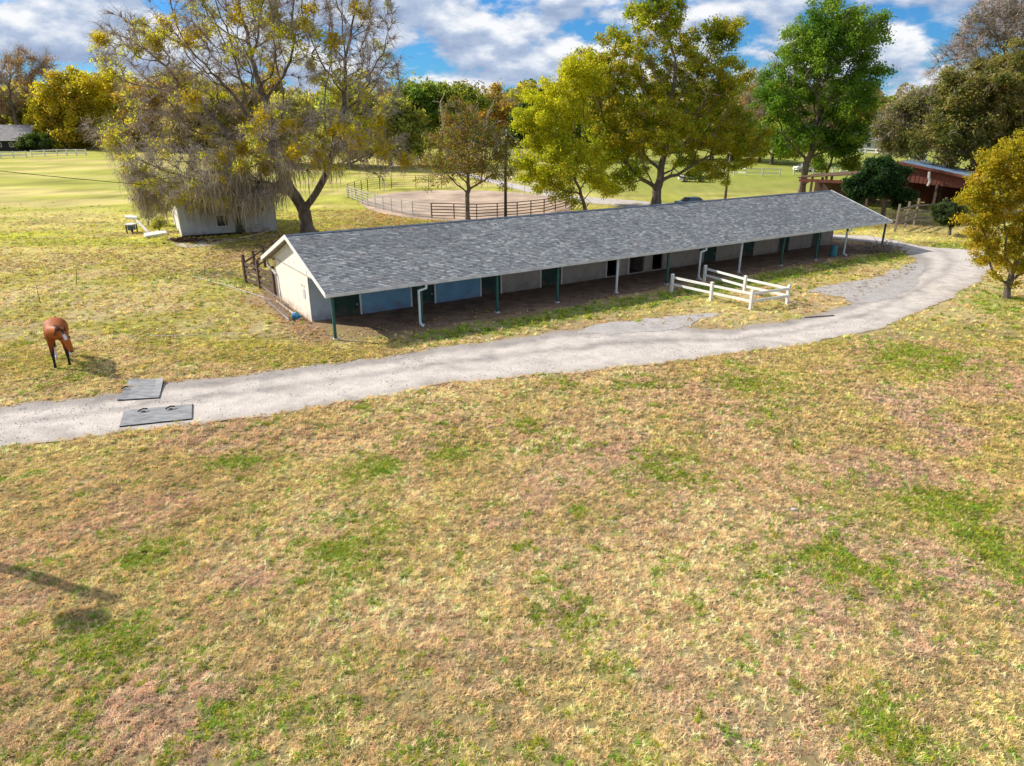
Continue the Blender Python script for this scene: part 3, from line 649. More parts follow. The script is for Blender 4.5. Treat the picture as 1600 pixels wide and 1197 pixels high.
# ------------------------------------------------------------------ fences
def unit_box(m, name='bar', bevel=0.0):
    q = MB(); q.box((-.5, -.5, -.5), (.5, .5, .5)); return q.mesh(name, m)
UB = {}
def bar(name, a, b, w, h, m, parent, label=None):
    """a board from a to b (world), w thick, h high"""
    if m.name not in UB: UB[m.name] = unit_box(m)
    a = Vector(a); b = Vector(b); d = b - a; c = (a + b) / 2
    o = bpy.data.objects.new(name, UB[m.name]); C.objects.link(o); o.parent = parent
    x = d.normalized(); y = Vector((0, 0, 1)).cross(x).normalized(); z = x.cross(y)
    R = Matrix((x, y, z)).transposed().to_4x4()
    o.matrix_local = Matrix.Translation(c - parent.location) @ R @ Matrix.Diagonal((d.length, w, h, 1))
    if label: o['label'] = label
    return o
def upright(name, p, w, h, m, parent, rz=0, z0=0.0):
    if m.name not in UB: UB[m.name] = unit_box(m)
    o = bpy.data.objects.new(name, UB[m.name]); C.objects.link(o); o.parent = parent
    o.location = Vector(p) - parent.location + Vector((0, 0, z0 + h / 2)); o.rotation_euler = (0, 0, rz); o.scale = (w, w, h); return o
def fence(name, label, cat, pts, sp, hgt, rails, rw, rh, pw, mp, mr, group=None, sag=0.0, over=.08):
    pts = [np.array(p, float) for p in pts]; root = empty(name, tuple(pts[0])); tag(root, label, cat, group)
    P = [pts[0]]
    for a, b in zip(pts, pts[1:]):
        n = max(1, int(round(np.linalg.norm((b - a)[:2]) / sp)))
        for k in range(1, n + 1):
            p = a + (b - a) * k / n; p = np.array([p[0], p[1], float(T(0, p[1]))]); P.append(p)
    for i, p in enumerate(P):
        d = P[min(i + 1, len(P) - 1)] - P[max(0, i - 1)]
        upright('post', p, pw, hgt + over + rnd.uniform(-1, 1) * sag, mp, root, math.atan2(d[1], d[0]), -.02)
    for a, b in zip(P, P[1:]):
        for z in rails:
            off = np.array([0, 0, z]); bar('rail', a + off + [0, 0, rnd.uniform(-1, 1) * sag], b + off + [0, 0, rnd.uniform(-1, 1) * sag], rw, rh, mr, root)
    return root
# near white vinyl rail fence, open towards the stable
wf = empty('white_rail_fence', tuple(g(1172, 484))); tag(wf, 'low white two-rail fence in a U shape on the grass before the stable', 'fence')
wp = [g(1049, 456), g(1110, 470), g(1172, 484), g(1229, 475), g(1162, 459), g(1100, 441)]
q = MB(); q.box((-.085, -.085, 0), (.085, .085, 1.16), .01); vp = q.mesh('post', M_white)
q = MB(); q.box((-.105, -.105, 1.16), (.105, .105, 1.19), .008); e = .1
top = q.bm.verts.new((0, 0, 1.25)); bs = [q.bm.verts.new(p) for p in ((-e, -e, 1.191), (e, -e, 1.191), (e, e, 1.191), (-e, e, 1.191))]
for i in range(4): q.bm.faces.new((bs[i], bs[(i + 1) % 4], top))
cpm = q.mesh('post_cap', M_white)
dxy = wp[2] - wp[0]; rot = math.atan2(dxy[1], dxy[0])
for p in wp:
    o = link('post', vp, wf, tuple(p - wp[2]), (0, 0, rot)); link('post_cap', cpm, o)
for a, b in ((0, 1), (1, 2), (3, 4), (4, 5), (2, 3)):
    for z in (.52, .98): bar('rail', wp[a] + [0, 0, z], wp[b] + [0, 0, z], .05, .15, M_white, wf)
# brown board fence left of the stable
fence('board_fence', 'weathered brown board fence running up to the left corner of the stable', 'fence', [g(385, 443), g(407, 452), g(431, 464)], 2.2, 1.75, [.35, .72, 1.08, 1.45], .06, .2, .2, M_board, M_board, sag=.04, over=.3)
fence('board_fence', 'brown board fence running back from the leaning corner post behind the stable', 'fence', [g(384, 441), g(440, 398)], 2.6, 1.6, [.5, .95, 1.4], .05, .15, .17, M_board, M_board, sag=.04, over=.2)
# round pen
PEN_H = 1.75
def rails_n(n, h): return [h * (k + 1) / n for k in range(n)]
fence('pen_fence', 'light galvanised pipe panels on the near left side of the riding pen', 'fence', [g(x, y) for x, y in [(543, 309), (575, 322), (612, 331), (645, 338), (674, 341)]], 2.6, PEN_H, rails_n(5, PEN_H), .06, .09, .09, M_pipe, M_pipe, over=.02)
fence('pen_fence', 'brown pipe panels on the near right side of the riding pen behind the roof ridge', 'fence', [g(x, y) for x, y in [(675, 341), (745, 343), (808, 339), (850, 334), (884, 325), (893, 316)]], 2.6, PEN_H, rails_n(5, PEN_H), .06, .095, .1, M_rust, M_rust, over=.02)
fence('pen_fence', 'dark pipe fence along the far left side of the riding pen under the big oak', 'fence', [g(x, y) for x, y in [(545, 309), (575, 299), (612, 295), (650, 294), (690, 294)]], 2.8, 2.0, rails_n(6, 2.0), .04, .04, .09, M_pole, M_rust, over=.05)
fence('pen_fence', 'thin grey pipe fence between the riding pen and the back lane', 'fence', [g(x, y) for x, y in [(762, 294), (800, 302), (840, 307), (893, 315)]], 3.4, 1.6, [.8, 1.6], .03, .035, .06, M_pipe, M_pipe, over=.02)
fence('lane_fence', 'low white rail fence beyond the back lane', 'fence', [g(x, y) for x, y in [(765, 281), (800, 285), (836, 295)]], 3.0, 1.2, [.5, .85, 1.2], .05, .07, .1, M_white, M_white)
# picket run
fence('white_picket_fence', 'white board fence at the edge of the far field seen past the utility pole', 'fence', [g(x, y) for x, y in [(768, 250), (825, 251)]], 1.6, 2.2, [.3, .8, 1.3, 1.8, 2.15], .06, .32, .14, M_white, M_white)
fence('far_rail_fence', 'white rail fence at the far left edge of the pasture before the dark house', 'fence', [g(x, y) for x, y in [(-120, 254), (-40, 249), (42, 246)]], 2.7, 1.5, [.6, 1.35], .08, .26, .26, M_white, M_white)
fence('far_rail_fence', 'white rail fence on the far left pasture edge below the yellow tree', 'fence', [g(x, y) for x, y in [(50, 245), (90, 243), (135, 243)]], 2.7, 1.5, [.6, 1.35], .08, .26, .26, M_white, M_white)
fence('far_rail_fence', 'longest white rail fence crossing the far field above the red barn', 'fence', [g(x, y) for x, y in [(1318, 240), (1368, 242), (1410, 246), (1446, 251)]], 3.0, 1.5, [.6, 1.35], .08, .28, .3, M_white, M_white)
fence('far_rail_fence', 'white rail fence in the field between the two green trees', 'fence', [g(x, y) for x, y in [(1128, 272), (1165, 275), (1218, 276)]], 2.8, 1.5, [.6, 1.35], .06, .18, .2, M_white, M_white)
fence('far_rail_fence', 'white rail fence right of the bright green tree trunk', 'fence', [g(x, y) for x, y in [(1240, 274), (1300, 275), (1345, 270)]], 2.8, 1.4, [.6, 1.3], .06, .16, .2, M_white, M_white)
# weathered fence before the red barn
fence('plank_fence', 'tall weathered plank fence before the open red barn', 'fence', [g(x, y) for x, y in [(1398, 362), (1428, 352), (1470, 350), (1500, 352)]], 3.6, 2.4, [.75, 1.5, 2.2], .06, .2, .2, M_boardpale, M_boardpale, sag=.06, over=.5)

# ------------------------------------------------------------------ rubber mats on the drive
def mat_thing(px, label, dents, curl=0.0):
    P = [g(*q) for q in px]; c = sum(P) / 4
    root = empty('rubber_mat', (c[0], c[1], 0)); tag(root, label, 'mat')
    n = 14; m_ = 9; th = .022
    bm = bmesh.new(); top = []
    for j in range(m_ + 1):
        row = []
        for i in range(n + 1):
            s, t = i / n, j / m_
            p = (P[0] * (1 - s) + P[1] * s) * (1 - t) + (P[3] * (1 - s) + P[2] * s) * t
            z = .03 + .03 * (fbm(p[0], p[1], 1.2, 91) - .5) + curl * (max(0, 1 - t * 4) * .1 + .07 * max(0, s * 5 - 4) * (1 - t) + .05 * max(0, 1 - 5 * s) * t)
            row.append(bm.verts.new((p[0] - c[0], p[1] - c[1], z)))
        top.append(row)
    for j in range(m_):
        for i in range(n): bm.faces.new((top[j][i], top[j + 1][i], top[j + 1][i + 1], top[j][i + 1]))
    bmesh.ops.recalc_face_normals(bm, faces=bm.faces[:])
    if sum(f.normal.z for f in bm.faces) < 0: bmesh.ops.reverse_faces(bm, faces=bm.faces[:])
    r = bmesh.ops.extrude_face_region(bm, geom=bm.faces[:]); vs = [e for e in r['geom'] if isinstance(e, bmesh.types.BMVert)]
    bmesh.ops.translate(bm, vec=(0, 0, th), verts=vs); bmesh.ops.recalc_face_normals(bm, faces=bm.faces[:])
    me = bpy.data.meshes.new('mat_sheet'); bm.to_mesh(me); bm.free(); me.materials.append(M_rubber); link('mat_sheet', me, root)
    # black tube rim along the near and right edges
    q = MB()
    e = [P[3], P[2], P[1]]
    q.tube([tuple(p - c + [0, 0, .04]) for p in e], .022, 6); q.build('rim', M_black, root)
    for (dx, dy, s) in dents:
        p = g(dx, dy) - c
        q = MB(); q.ball((p[0], p[1], .06), s * .6, (1.2, .8, .3), 2); q.tube([(p[0] - s, p[1] - s, .11), (p[0], p[1], .17), (p[0] + s * .9, p[1] + s, .12)], .03, 6); q.build('handle', M_black, root)
mat_thing([(203, 597), (256, 597), (249, 623), (184, 627)], 'grey rubber mat with curled rear edge, upper of the two on the drive', [(196, 610, .1)], 1.0)
mat_thing([(194, 643), (301, 633), (300, 656), (187, 668)], 'longer grey rubber mat with two dark lumps, lower of the two on the drive', [(224, 645, .13), (267, 641, .13)], 0.0)

# ------------------------------------------------------------------ horse
def skin_mesh(name, verts, edges, radii, root=0, sub=2):
    me = bpy.data.meshes.new(name); bm = bmesh.new(); ly = bm.verts.layers.skin.verify()
    vs = [bm.verts.new(v) for v in verts]
    for v, r in zip(vs, radii): v[ly].radius = r if isinstance(r, tuple) else (r, r)
    vs[root][ly].use_root = True
    for a, b in edges: bm.edges.new((vs[a], vs[b]))
    bm.to_mesh(me); bm.free()
    o = bpy.data.objects.new(name, me); C.objects.link(o)
    o.modifiers.new('skin', 'SKIN').use_smooth_shade = True
    s = o.modifiers.new('sub', 'SUBSURF'); s.levels = sub; s.render_levels = sub
    dg = bpy.context.evaluated_depsgraph_get(); ev = o.evaluated_get(dg); out = bpy.data.meshes.new_from_object(ev)
    bpy.data.objects.remove(o); out.name = name
    out.polygons.foreach_set('use_smooth', [True] * len(out.polygons)); return out
hf = (g(85, 575) + g(109.5, 574)) / 2; hh = (g(95, 563) + g(107, 557)) / 2
hc = (hf + hh) / 2; hd = hf - hh; hang = math.atan2(hd[1], hd[0])
HS = 1.42
horse = empty('horse', (hc[0], hc[1], 0), hang + 0.05); horse.scale = (HS,) * 3
tag(horse, 'chestnut bay horse with white blaze and white hind socks facing the drive', 'horse')
hv = [(-.55, 0, 1.22), (-.82, 0, 1.22), (-.28, 0, 1.14), (.05, 0, 1.12), (.36, 0, 1.16), (.60, 0, 1.20), (.82, .08, 1.27), (1.00, .18, 1.32), (1.12, .25, 1.27), (1.23, .31, 1.07), (1.33, .37, .80), (1.37, .39, .68)]
hr = [.34, .24, .35, .37, .33, .25, (.14, .20), (.12, .16), (.125, .135), (.11, .13), (.075, .085), (.075, .07)]
he_ = [(0, 1), (0, 2), (2, 3), (3, 4), (4, 5), (5, 6), (6, 7), (7, 8), (8, 9), (9, 10), (10, 11)]
def add_leg(att, pts, rs):
    p = att
    for q_, r in zip(pts, rs):
        hv.append(q_); hr.append(r); he_.append((p, len(hv) - 1)); p = len(hv) - 1
lf = hd * 0
for s in (1, -1):
    fx = .50 if s > 0 else .58
    add_leg(4, [(.44, .17 * s, 1.0), (.43, .19 * s, .80), (.47 + (fx - .5) * .5, .195 * s, .45), (fx, .20 * s, .25), (fx + .01, .20 * s, .12), (fx + .05, .20 * s, .04)], [.13, .088, .055, .036, .042, .055])
    bx = -.62 if s > 0 else -.52
    add_leg(0, [(-.60, .18 * s, 1.0), (-.44 + (bx + .62), .20 * s, .80), (bx - .16, .19 * s, .50), (bx - .10, .19 * s, .28), (bx - .07, .19 * s, .13), (bx, .19 * s, .04)], [.20, .12, .062, .040, .044, .055])
hm_ = skin_mesh('body', hv, he_, hr)
nv = len(hm_.vertices); co = np.empty(nv * 3); hm_.vertices.foreach_get('co', co); co = co.reshape(-1, 3)
bay = np.array([.24, .055, .009]); dk = np.array([.022, .012, .009]); wh = np.array([.72, .70, .66])
cc = bay + (np.array([.38, .10, .014]) - bay) * sstep(.3, .7, fbm(co[:, 0] * 2, co[:, 2] * 2 + co[:, 1], 1, 5))[:, None]
legdark = sstep(.78, .46, co[:, 2]) * (co[:, 0] < 1.0); cc = cc + (dk - cc) * legdark[:, None]
hindw = sstep(.44, .38, co[:, 2]) * (co[:, 0] < 0); cc = cc + (wh - cc) * hindw[:, None]
hoof = (co[:, 2] < .06); cc[hoof] = [.05, .04, .035]
# blaze on the front of the face, dark muzzle
A_ = np.array([1.24, .27, 1.33]); B_ = np.array([1.47, .40, .78]); ab = B_ - A_
t_ = np.clip(((co - A_) @ ab) / (ab @ ab), 0, 1); dl = np.linalg.norm(co - (A_ + t_[:, None] * ab), axis=1)
cc = cc + (wh - cc) * (sstep(.055, .035, dl) * (t_ > .04) * (t_ < .42) * (co[:, 0] > 1.05))[:, None]
muz = sstep(.78, .70, co[:, 2]) * (co[:, 0] > 1.1); cc = cc + (dk - cc) * muz[:, None]
a = hm_.color_attributes.new('col', 'FLOAT_COLOR', 'POINT'); c4 = np.ones((nv, 4), np.float32); c4[:, :3] = cc; a.data.foreach_set('color', c4.ravel())
M_horse = mat_attr('horse_coat', rough=0.6, vs=14, var=0.1); M_horse.node_tree.nodes['Principled BSDF'].inputs['Specular IOR Level'].default_value = 0.25
hm_.materials.clear(); hm_.materials.append(M_horse); link('body', hm_, horse)
M_mane = mat('horse_mane', (.025, .012, .008), .5, spec=.5)
for s in (1, -1):
    q = MB(); q.tube([(1.10, .24 + s * .075, 1.36), (1.12, .24 + s * .105, 1.46), (1.15, .24 + s * .11, 1.56)], .04, 8, .006); q.build('ear', M_horse if False else mat('horse_ear', (.2, .05, .015), .5) if s > 0 else bpy.data.materials['horse_ear'], horse, True)
    q = MB(); q.ball((1.235, .295 + s * .115, 1.155), .03); q.build('eye', M_black, horse, True)
    q = MB(); q.ball((1.445, .40 + s * .035, .71), .014, (1, 1, 1.4), 1); q.build('nostril', M_black, horse, True)
q = MB()
for k in range(26):
    t = k / 25; x = .45 + t * .68; z = 1.40 + .06 * math.sin(t * 2.4); y = .22 * t
    if t > .7: z += (t - .7) * .1
    q.tube([(x, y, z + .01), (x + rnd.uniform(-.02, .02), y - .09, z - .04), (x + rnd.uniform(-.02, .04), y - .17, z - .2 - rnd.uniform(0, .08))], .018, 4, .004)
for k in range(7): q.tube([(1.12, .24 + rnd.uniform(-.04, .04), 1.42), (1.21, .26 + rnd.uniform(-.04, .04), 1.37), (1.27, .28 + rnd.uniform(-.05, .05), 1.27)], .014, 4, .004)
q.build('mane', M_mane, horse, True)
q = MB()
for k in range(16):
    y = rnd.uniform(-.04, .04); q.tube([(-1.0, y * .4, 1.34), (-1.1, y, 1.15), (-1.1 + rnd.uniform(-.03, .03), y * 1.6, .8), (-1.07 + rnd.uniform(-.05, .05), y * 1.8, .5)], .03, 5, .008)
q.build('tail', M_mane, horse, True)

# ------------------------------------------------------------------ trees
def colonise(attr, start, trunk_pts, step, kill, infl, maxit=90, grav=0.0, seed=0, wob=.18):
    r = np.random.default_rng(seed)
    pos = [np.array(start, float)]; par = [-1]
    for p in trunk_pts:
        a = pos[-1]; n = max(1, int(np.linalg.norm(np.array(p) - a) / step))
        for k in range(1, n + 1): pos.append(a + (np.array(p) - a) * k / n + (r.normal(0, .05, 3) * step if k < n else 0)); par.append(len(pos) - 2)
    pos = np.array(pos); par = list(par)
    cr = pos[max(0, len(pos) - 3):]; base_i = max(0, len(pos) - 3)
    d = np.linalg.norm(attr[:, None] - cr[None], axis=2); bi = d.argmin(1) + base_i; bd = d.min(1)
    alive = np.ones(len(attr), bool); first = True
    for it in range(maxit):
        act = alive & ((bd < infl) | (it < 14))
        if not act.any():
            if not alive.any(): break
            act = alive.copy()
        dv = attr[act] - pos[bi[act]]; dv /= (np.linalg.norm(dv, axis=1, keepdims=True) + 1e-9)
        ui, inv = np.unique(bi[act], return_inverse=True)
        S = np.zeros((len(ui), 3)); np.add.at(S, inv, dv)
        S /= (np.linalg.norm(S, axis=1, keepdims=True) + 1e-6); S += r.normal(0, wob, S.shape); S[:, 2] += grav
        # keep some of the parent's heading
        pp = np.array([par[i] if par[i] >= 0 else i for i in ui]); hd_ = pos[ui] - pos[pp]; hd_ /= (np.linalg.norm(hd_, axis=1, keepdims=True) + 1e-6)
        S = S + hd_ * .35; S /= (np.linalg.norm(S, axis=1, keepdims=True) + 1e-6)
        new = pos[ui] + S * step
        n0 = len(pos); pos = np.concatenate([pos, new]); par += list(ui)
        ai = np.where(alive)[0]
        for c0 in range(0, len(ai), 1500):
            aa = ai[c0:c0 + 1500]; dd = np.linalg.norm(attr[aa][:, None] - new[None], axis=2); m = dd.min(1); k = dd.argmin(1)
            up = m < bd[aa]; bd[aa[up]] = m[up]; bi[aa[up]] = k[up] + n0
        alive &= bd > kill
        if len(pos) > 9000: break
    return pos, np.array(par)
def tube_arrays(P0, P1, R0, R1, k):
    d = P1 - P0; d = d / (np.linalg.norm(d, axis=1, keepdims=True) + 1e-9)
    h = np.where(np.abs(d[:, 2:3]) < .9, np.array([[0, 0, 1.]]), np.array([[1., 0, 0]]))
    a = np.cross(d, h); a /= (np.linalg.norm(a, axis=1, keepdims=True) + 1e-9); b = np.cross(d, a)
    th = np.arange(k) * 2 * np.pi / k; cs, sn = np.cos(th), np.sin(th)
    rg = a[:, None] * cs[None, :, None] + b[:, None] * sn[None, :, None]
    V = np.concatenate([P0[:, None] + rg * R0[:, None, None], P1[:, None] + rg * R1[:, None, None]], 1).reshape(-1, 3)
    n = len(P0); base = (np.arange(n) * 2 * k)[:, None]; j = np.arange(k)[None]; jn = (j + 1) % k
    Q = np.stack([base + j, base + jn, base + k + jn, base + k + j], -1).reshape(-1, 4); return V, Q
def ribbon_arrays(P0, P1, W0, W1, r):
    d = P1 - P0; t = r.normal(0, 1, d.shape); a = np.cross(d, t); a /= (np.linalg.norm(a, axis=1, keepdims=True) + 1e-9)
    V = np.stack([P0 - a * W0, P0 + a * W0, P1 + a * W1, P1 - a * W1], 1).reshape(-1, 3); return V, np.arange(len(P0) * 4).reshape(-1, 4)
def leaf_arrays(Cn, size, outward, r, flat=.75, asp=.55, up=0.25):
    n = len(Cn); nrm = r.normal(0, 1, (n, 3)) * flat + outward + np.array([0, 0, up]); nrm /= (np.linalg.norm(nrm, axis=1, keepdims=True) + 1e-9)
    t = r.normal(0, 1, (n, 3)); a = np.cross(nrm, t); a /= (np.linalg.norm(a, axis=1, keepdims=True) + 1e-9); b = np.cross(nrm, a)
    s = (size * r.uniform(.6, 1.4, n))[:, None]
    bend = nrm * s * .25
    V = np.stack([Cn - a * s, Cn - b * s * asp + bend, Cn + a * s, Cn + b * s * asp + bend], 1).reshape(-1, 3)
    return V, np.arange(n * 4).reshape(n, 4)
def palette_cols(pal, P, r, s=2.2, w=None, seed=0, jitter=.22):
    """clumps of the palette's colours through the crown, each leaf a little different"""
    pal = np.array(pal, float); n = len(P); k = len(pal)
    f = vnoise(P[:, 0] + P[:, 2] * .8, P[:, 1] - P[:, 2] * .6, s, seed) * .6 + vnoise(P[:, 0] - P[:, 2], P[:, 1] + P[:, 2], s * .4, seed + 3) * .25 + r.uniform(0, .3, n)
    f = np.clip((f - .2) / .75, 0, .999) * k; i = f.astype(int); return (pal[i] * 1.5 * (1 + r.normal(0, jitter, n))[:, None].clip(.45, 1.6)).clip(0, .7)
def crown_points(blobs, Y0, n, r, shell=.55):
    vol = []; par = []
    for b in blobs:
        px, py, rx, ry = b[:4]; dy = b[4] if len(b) > 4 else 0.0
        c = at(px, py, Y0 + dy); s = scale_at(c); par.append((c, rx / s, ry / s)); vol.append(rx * ry * min(rx, 60))
    vol = np.array(vol, float); vol /= vol.sum(); out = []
    for (c, ax, az), w in zip(par, vol):
        m = max(8, int(n * w)); d = r.normal(0, 1, (m, 3)); d /= np.linalg.norm(d, axis=1, keepdims=True)
        rad = r.uniform(0, 1, m) ** shell; out.append(c + d * rad[:, None] * np.array([ax, max(ax, az) * .8, az]))
    A = np.concatenate(out); A = A[A[:, 2] > T(0, Y0) + 1.0]; return A, np.mean([p[0] for p in par], 0)
def tree(name, label, cat, base, blobs, trunk_r, pal, n_leaf=30000, leaf=.16, n_att=900, step=.9, seed=1, fork=.25, leafy=1.0, spread=.7, bark=None, twigs=0, twig_len=1.0, clumps=None, rim=0,
         group=None, moss=0, wob=.18, outw=.7, pcs=2.2, grav=0.0, droop=0.0, Y=None, limbs=None, flat=.75):
    r = np.random.default_rng(seed); bark = bark or M_bark
    b0 = g(*base) if Y is None else np.array([at(base[0], base[1], Y)[0], Y, float(T(0, Y))])
    A, cen = crown_points(blobs, b0[1], n_att, r)
    top = A[:, 2].max(); fk = b0[2] + (A[:, 2].min() - b0[2]) * .4 + (cen[2] - b0[2]) * fork
    fp = b0 + np.array([(cen[0] - b0[0]) * .04, 0, 0]); fp[2] = fk
    pos, par = colonise(A, b0, [fp], step, step * 1.15, step * 9, seed=seed, wob=wob, grav=grav)
    n = len(pos); tips = np.zeros(n); child = np.zeros(n, int)
    for i in range(n - 1, 0, -1):
        if tips[i] == 0: tips[i] = 1
        tips[par[i]] += tips[i]; child[par[i]] += 1
    ps = pos.copy(); m = par >= 0
    cs_ = np.zeros((n, 3)); cn_ = np.zeros(n); np.add.at(cs_, par[m], pos[m]); np.add.at(cn_, par[m], 1)
    ok = m & (cn_ > 0); ps[ok] = pos[ok] * .5 + pos[par[ok]] * .25 + (cs_[ok] / cn_[ok, None]) * .25
    rad = trunk_r * (tips / tips[0]) ** .52; rad = np.maximum(rad, .022)
    rad[0] *= 1.35; pi_ = par[1:]; ci = np.arange(1, n)
    R0 = np.minimum(rad[pi_], rad[ci] * 1.5); R1 = rad[ci]
    Vs = []; Qs = []; off = 0
    for lo, hi, k in ((.12, 9, 9), (.045, .12, 5), (0, .045, 3)):
        s = (R1 >= lo) & (R1 < hi)
        if s.any():
            V_, Q_ = tube_arrays(ps[pi_[s]], ps[ci[s]], R0[s], R1[s], k); Vs.append(V_); Qs.append(Q_ + off); off += len(V_)
    tipi = np.where((tips <= 3))[0]
    if twigs:
        src = tipi[r.integers(0, len(tipi), twigs)]; d = ps[src] - ps[np.maximum(par[src], 0)]; d /= (np.linalg.norm(d, axis=1, keepdims=True) + 1e-6)
        p = ps[src]; pass
        tV = []; tQ = []; toff = 0
        for sg in range(2):
            e = d + r.normal(0, .55, d.shape); e /= (np.linalg.norm(e, axis=1, keepdims=True) + 1e-6)
            q_ = p + e * (twig_len * r.uniform(.3, .9, len(p)))[:, None]
            w0 = .022 if sg == 0 else .014; V_, Q_ = ribbon_arrays(p, q_, w0 * 1.25, w0 * .6, r); tV.append(V_); tQ.append(Q_ + toff); toff += len(V_); p = q_; d = e + np.array([0, 0, droop])
    Vw = np.concatenate(Vs) - b0; Qw = np.concatenate(Qs)
    root = empty(name, tuple(b0)); tag(root, label, cat, group)
    link('trunk', mesh_np('trunk', Vw, Qw, bark, smooth=True), root)
    if twigs:
        o_ = link('twigs', mesh_np('twigs', np.concatenate(tV) - b0, np.concatenate(tQ), M_twig), root); o_['kind'] = 'stuff'
    if n_leaf:
        keep = vnoise(ps[tipi][:, 0] + ps[tipi][:, 2], ps[tipi][:, 1] - ps[tipi][:, 2] * .7, 2.6, seed + 5) < (.18 + leafy * .8)
        tl = tipi[keep] if keep.sum() > 5 else tipi
        if rim:
            rr_ = np.linalg.norm((ps[tl] - cen) / (np.ptp(A, axis=0) / 2), axis=1); tl = tl[(rr_ > rim) | (r.uniform(0, 1, len(tl)) < .12)]
        src = tl[r.integers(0, len(tl), n_leaf)]
        ctr = ps[src] + r.normal(0, 1, (len(ps), 3))[src] * spread * .5           # clump centres, offset from the twig
        L = ctr + r.normal(0, spread * .62, (n_leaf, 3)) * np.array([1, 1, .7])
        if clumps:
            tp = ps[tipi]; w_ = tp[:, 1] * cp - (tp[:, 2] - H) * sp_; qx = CX + F * tp[:, 0] / w_; qy = CY - F * (tp[:, 1] * sp_ + (tp[:, 2] - H) * cp) / w_
            ex = []
            for (kx, ky, kr) in clumps:
                near_ = np.where((qx - kx) ** 2 + (qy - ky) ** 2 < kr ** 2)[0]
                if len(near_):
                    near_ = near_[np.argsort(tp[near_, 1])][:max(3, len(near_) // 2)]; e_ = tp[near_[r.integers(0, len(near_), 650)]] + r.normal(0, .32, (650, 3)); ex.append(e_)
            nE = sum(map(len, ex)); L = np.concatenate([L] + ex); ctr = np.concatenate([ctr] + ex + []) ; ctr[-nE:] -= [0, 0, .3]
        o = L - cen; o /= (np.linalg.norm(o, axis=1, keepdims=True) + 1e-6); o2 = L - ctr; o2 /= (np.linalg.norm(o2, axis=1, keepdims=True) + 1e-6)
        V_, Q_ = leaf_arrays(L - b0, leaf, (o * .35 + o2) * outw, r, flat=flat)
        pc_ = palette_cols(pal, L, r, pcs, seed=seed)
        if clumps: pc_[-nE:] = (np.array([[.68, .53, .03]]) * r.uniform(.7, 1.1, (nE, 1))).clip(0, .75)
        col = np.repeat(pc_, 4, axis=0)
        link('crown', mesh_np('crown', V_, Q_, M_leaf, col), root)
    if moss:
        cand = np.where((rad < .2) & (ps[:, 2] > b0[2] + 2.2) & (vnoise(ps[:, 0], ps[:, 1], 3.0, seed + 9) > .35))[0]
        px = np.array([CX + F * ps[i][0] / (ps[i][1] * cp - (ps[i][2] - H) * sp_) for i in cand])
        py = np.array([CY - F * (ps[i][1] * sp_ + (ps[i][2] - H) * cp) / (ps[i][1] * cp - (ps[i][2] - H) * sp_) for i in cand])
        w = np.where(py > 225, 1.0, .02) * np.where(py > 265, 3.0, 1.0) * np.where(px < 450, 1.8, .6); w /= w.sum()
        src = cand[r.choice(len(cand), moss, p=w)]
        ns = 9; P = np.repeat(ps[src] + r.normal(0, .25, (moss, 3)) * [1, 1, .3], ns, 0) + r.normal(0, .24, (moss * ns, 3)) * [1, 1, .8]
        ln = np.repeat(r.uniform(.2, 1.0, moss) ** 2 * 3.2, ns) * r.uniform(.25, 1.15, moss * ns); an = r.uniform(0, np.pi, moss * ns)
        hx = np.stack([np.cos(an), np.sin(an), np.zeros_like(an)], 1) * r.uniform(.008, .032, moss * ns)[:, None]
        sway = r.normal(0, .34, (moss * ns, 3)) * [1, 1, 0]; dn_ = np.stack([np.zeros_like(ln), np.zeros_like(ln), -ln], 1)
        gz = P[:, 2] + dn_[:, 2]; dn_[:, 2] += np.clip(b0[2] + .6 - gz, 0, None)
        mid = P + dn_ * .5 + sway; end = P + dn_ + sway * .5
        V_ = np.stack([P - hx, P + hx, mid + hx * 1.3, mid - hx * 1.3, end + hx * .3, end - hx * .3], 1).reshape(-1, 3) - b0
        b_ = (np.arange(len(P)) * 6)[:, None]; Q_ = np.concatenate([b_ + [[0, 1, 2, 3]], b_ + [[3, 2, 4, 5]]])
        mc = np.repeat(np.array([.46, .41, .34]) * r.uniform(.6, 1.35, (len(P), 1)) * np.array([1, .97, .9]), 6, 0)
        link('moss', mesh_np('moss', V_, Q_, M_moss, mc), root)
    return root

YEL = [(.50, .38, .03), (.36, .33, .03), (.56, .36, .04), (.26, .26, .03)]
YGR = [(.12, .15, .015), (.24, .26, .02), (.36, .33, .025), (.42, .30, .03), (.16, .19, .02)]
GRN = [(.055, .12, .012), (.08, .165, .018), (.13, .22, .022), (.19, .27, .035)]
OLV = [(.10, .10, .03), (.15, .15, .04), (.08, .09, .025), (.19, .14, .05)]
BRN = [(.20, .155, .06), (.15, .155, .05), (.24, .19, .07), (.12, .14, .04)]
OCH = [(.42, .24, .025), (.34, .24, .03), (.24, .20, .025), (.48, .30, .04)]
ORG = [(.42, .22, .06), (.48, .32, .06), (.30, .22, .06), (.34, .16, .05)]
RUS = [(.12, .14, .03), (.18, .20, .04), (.24, .12, .035), (.09, .12, .025), (.20, .17, .05)]
PNK = [(.34, .20, .13), (.28, .17, .10), (.40, .26, .14)]

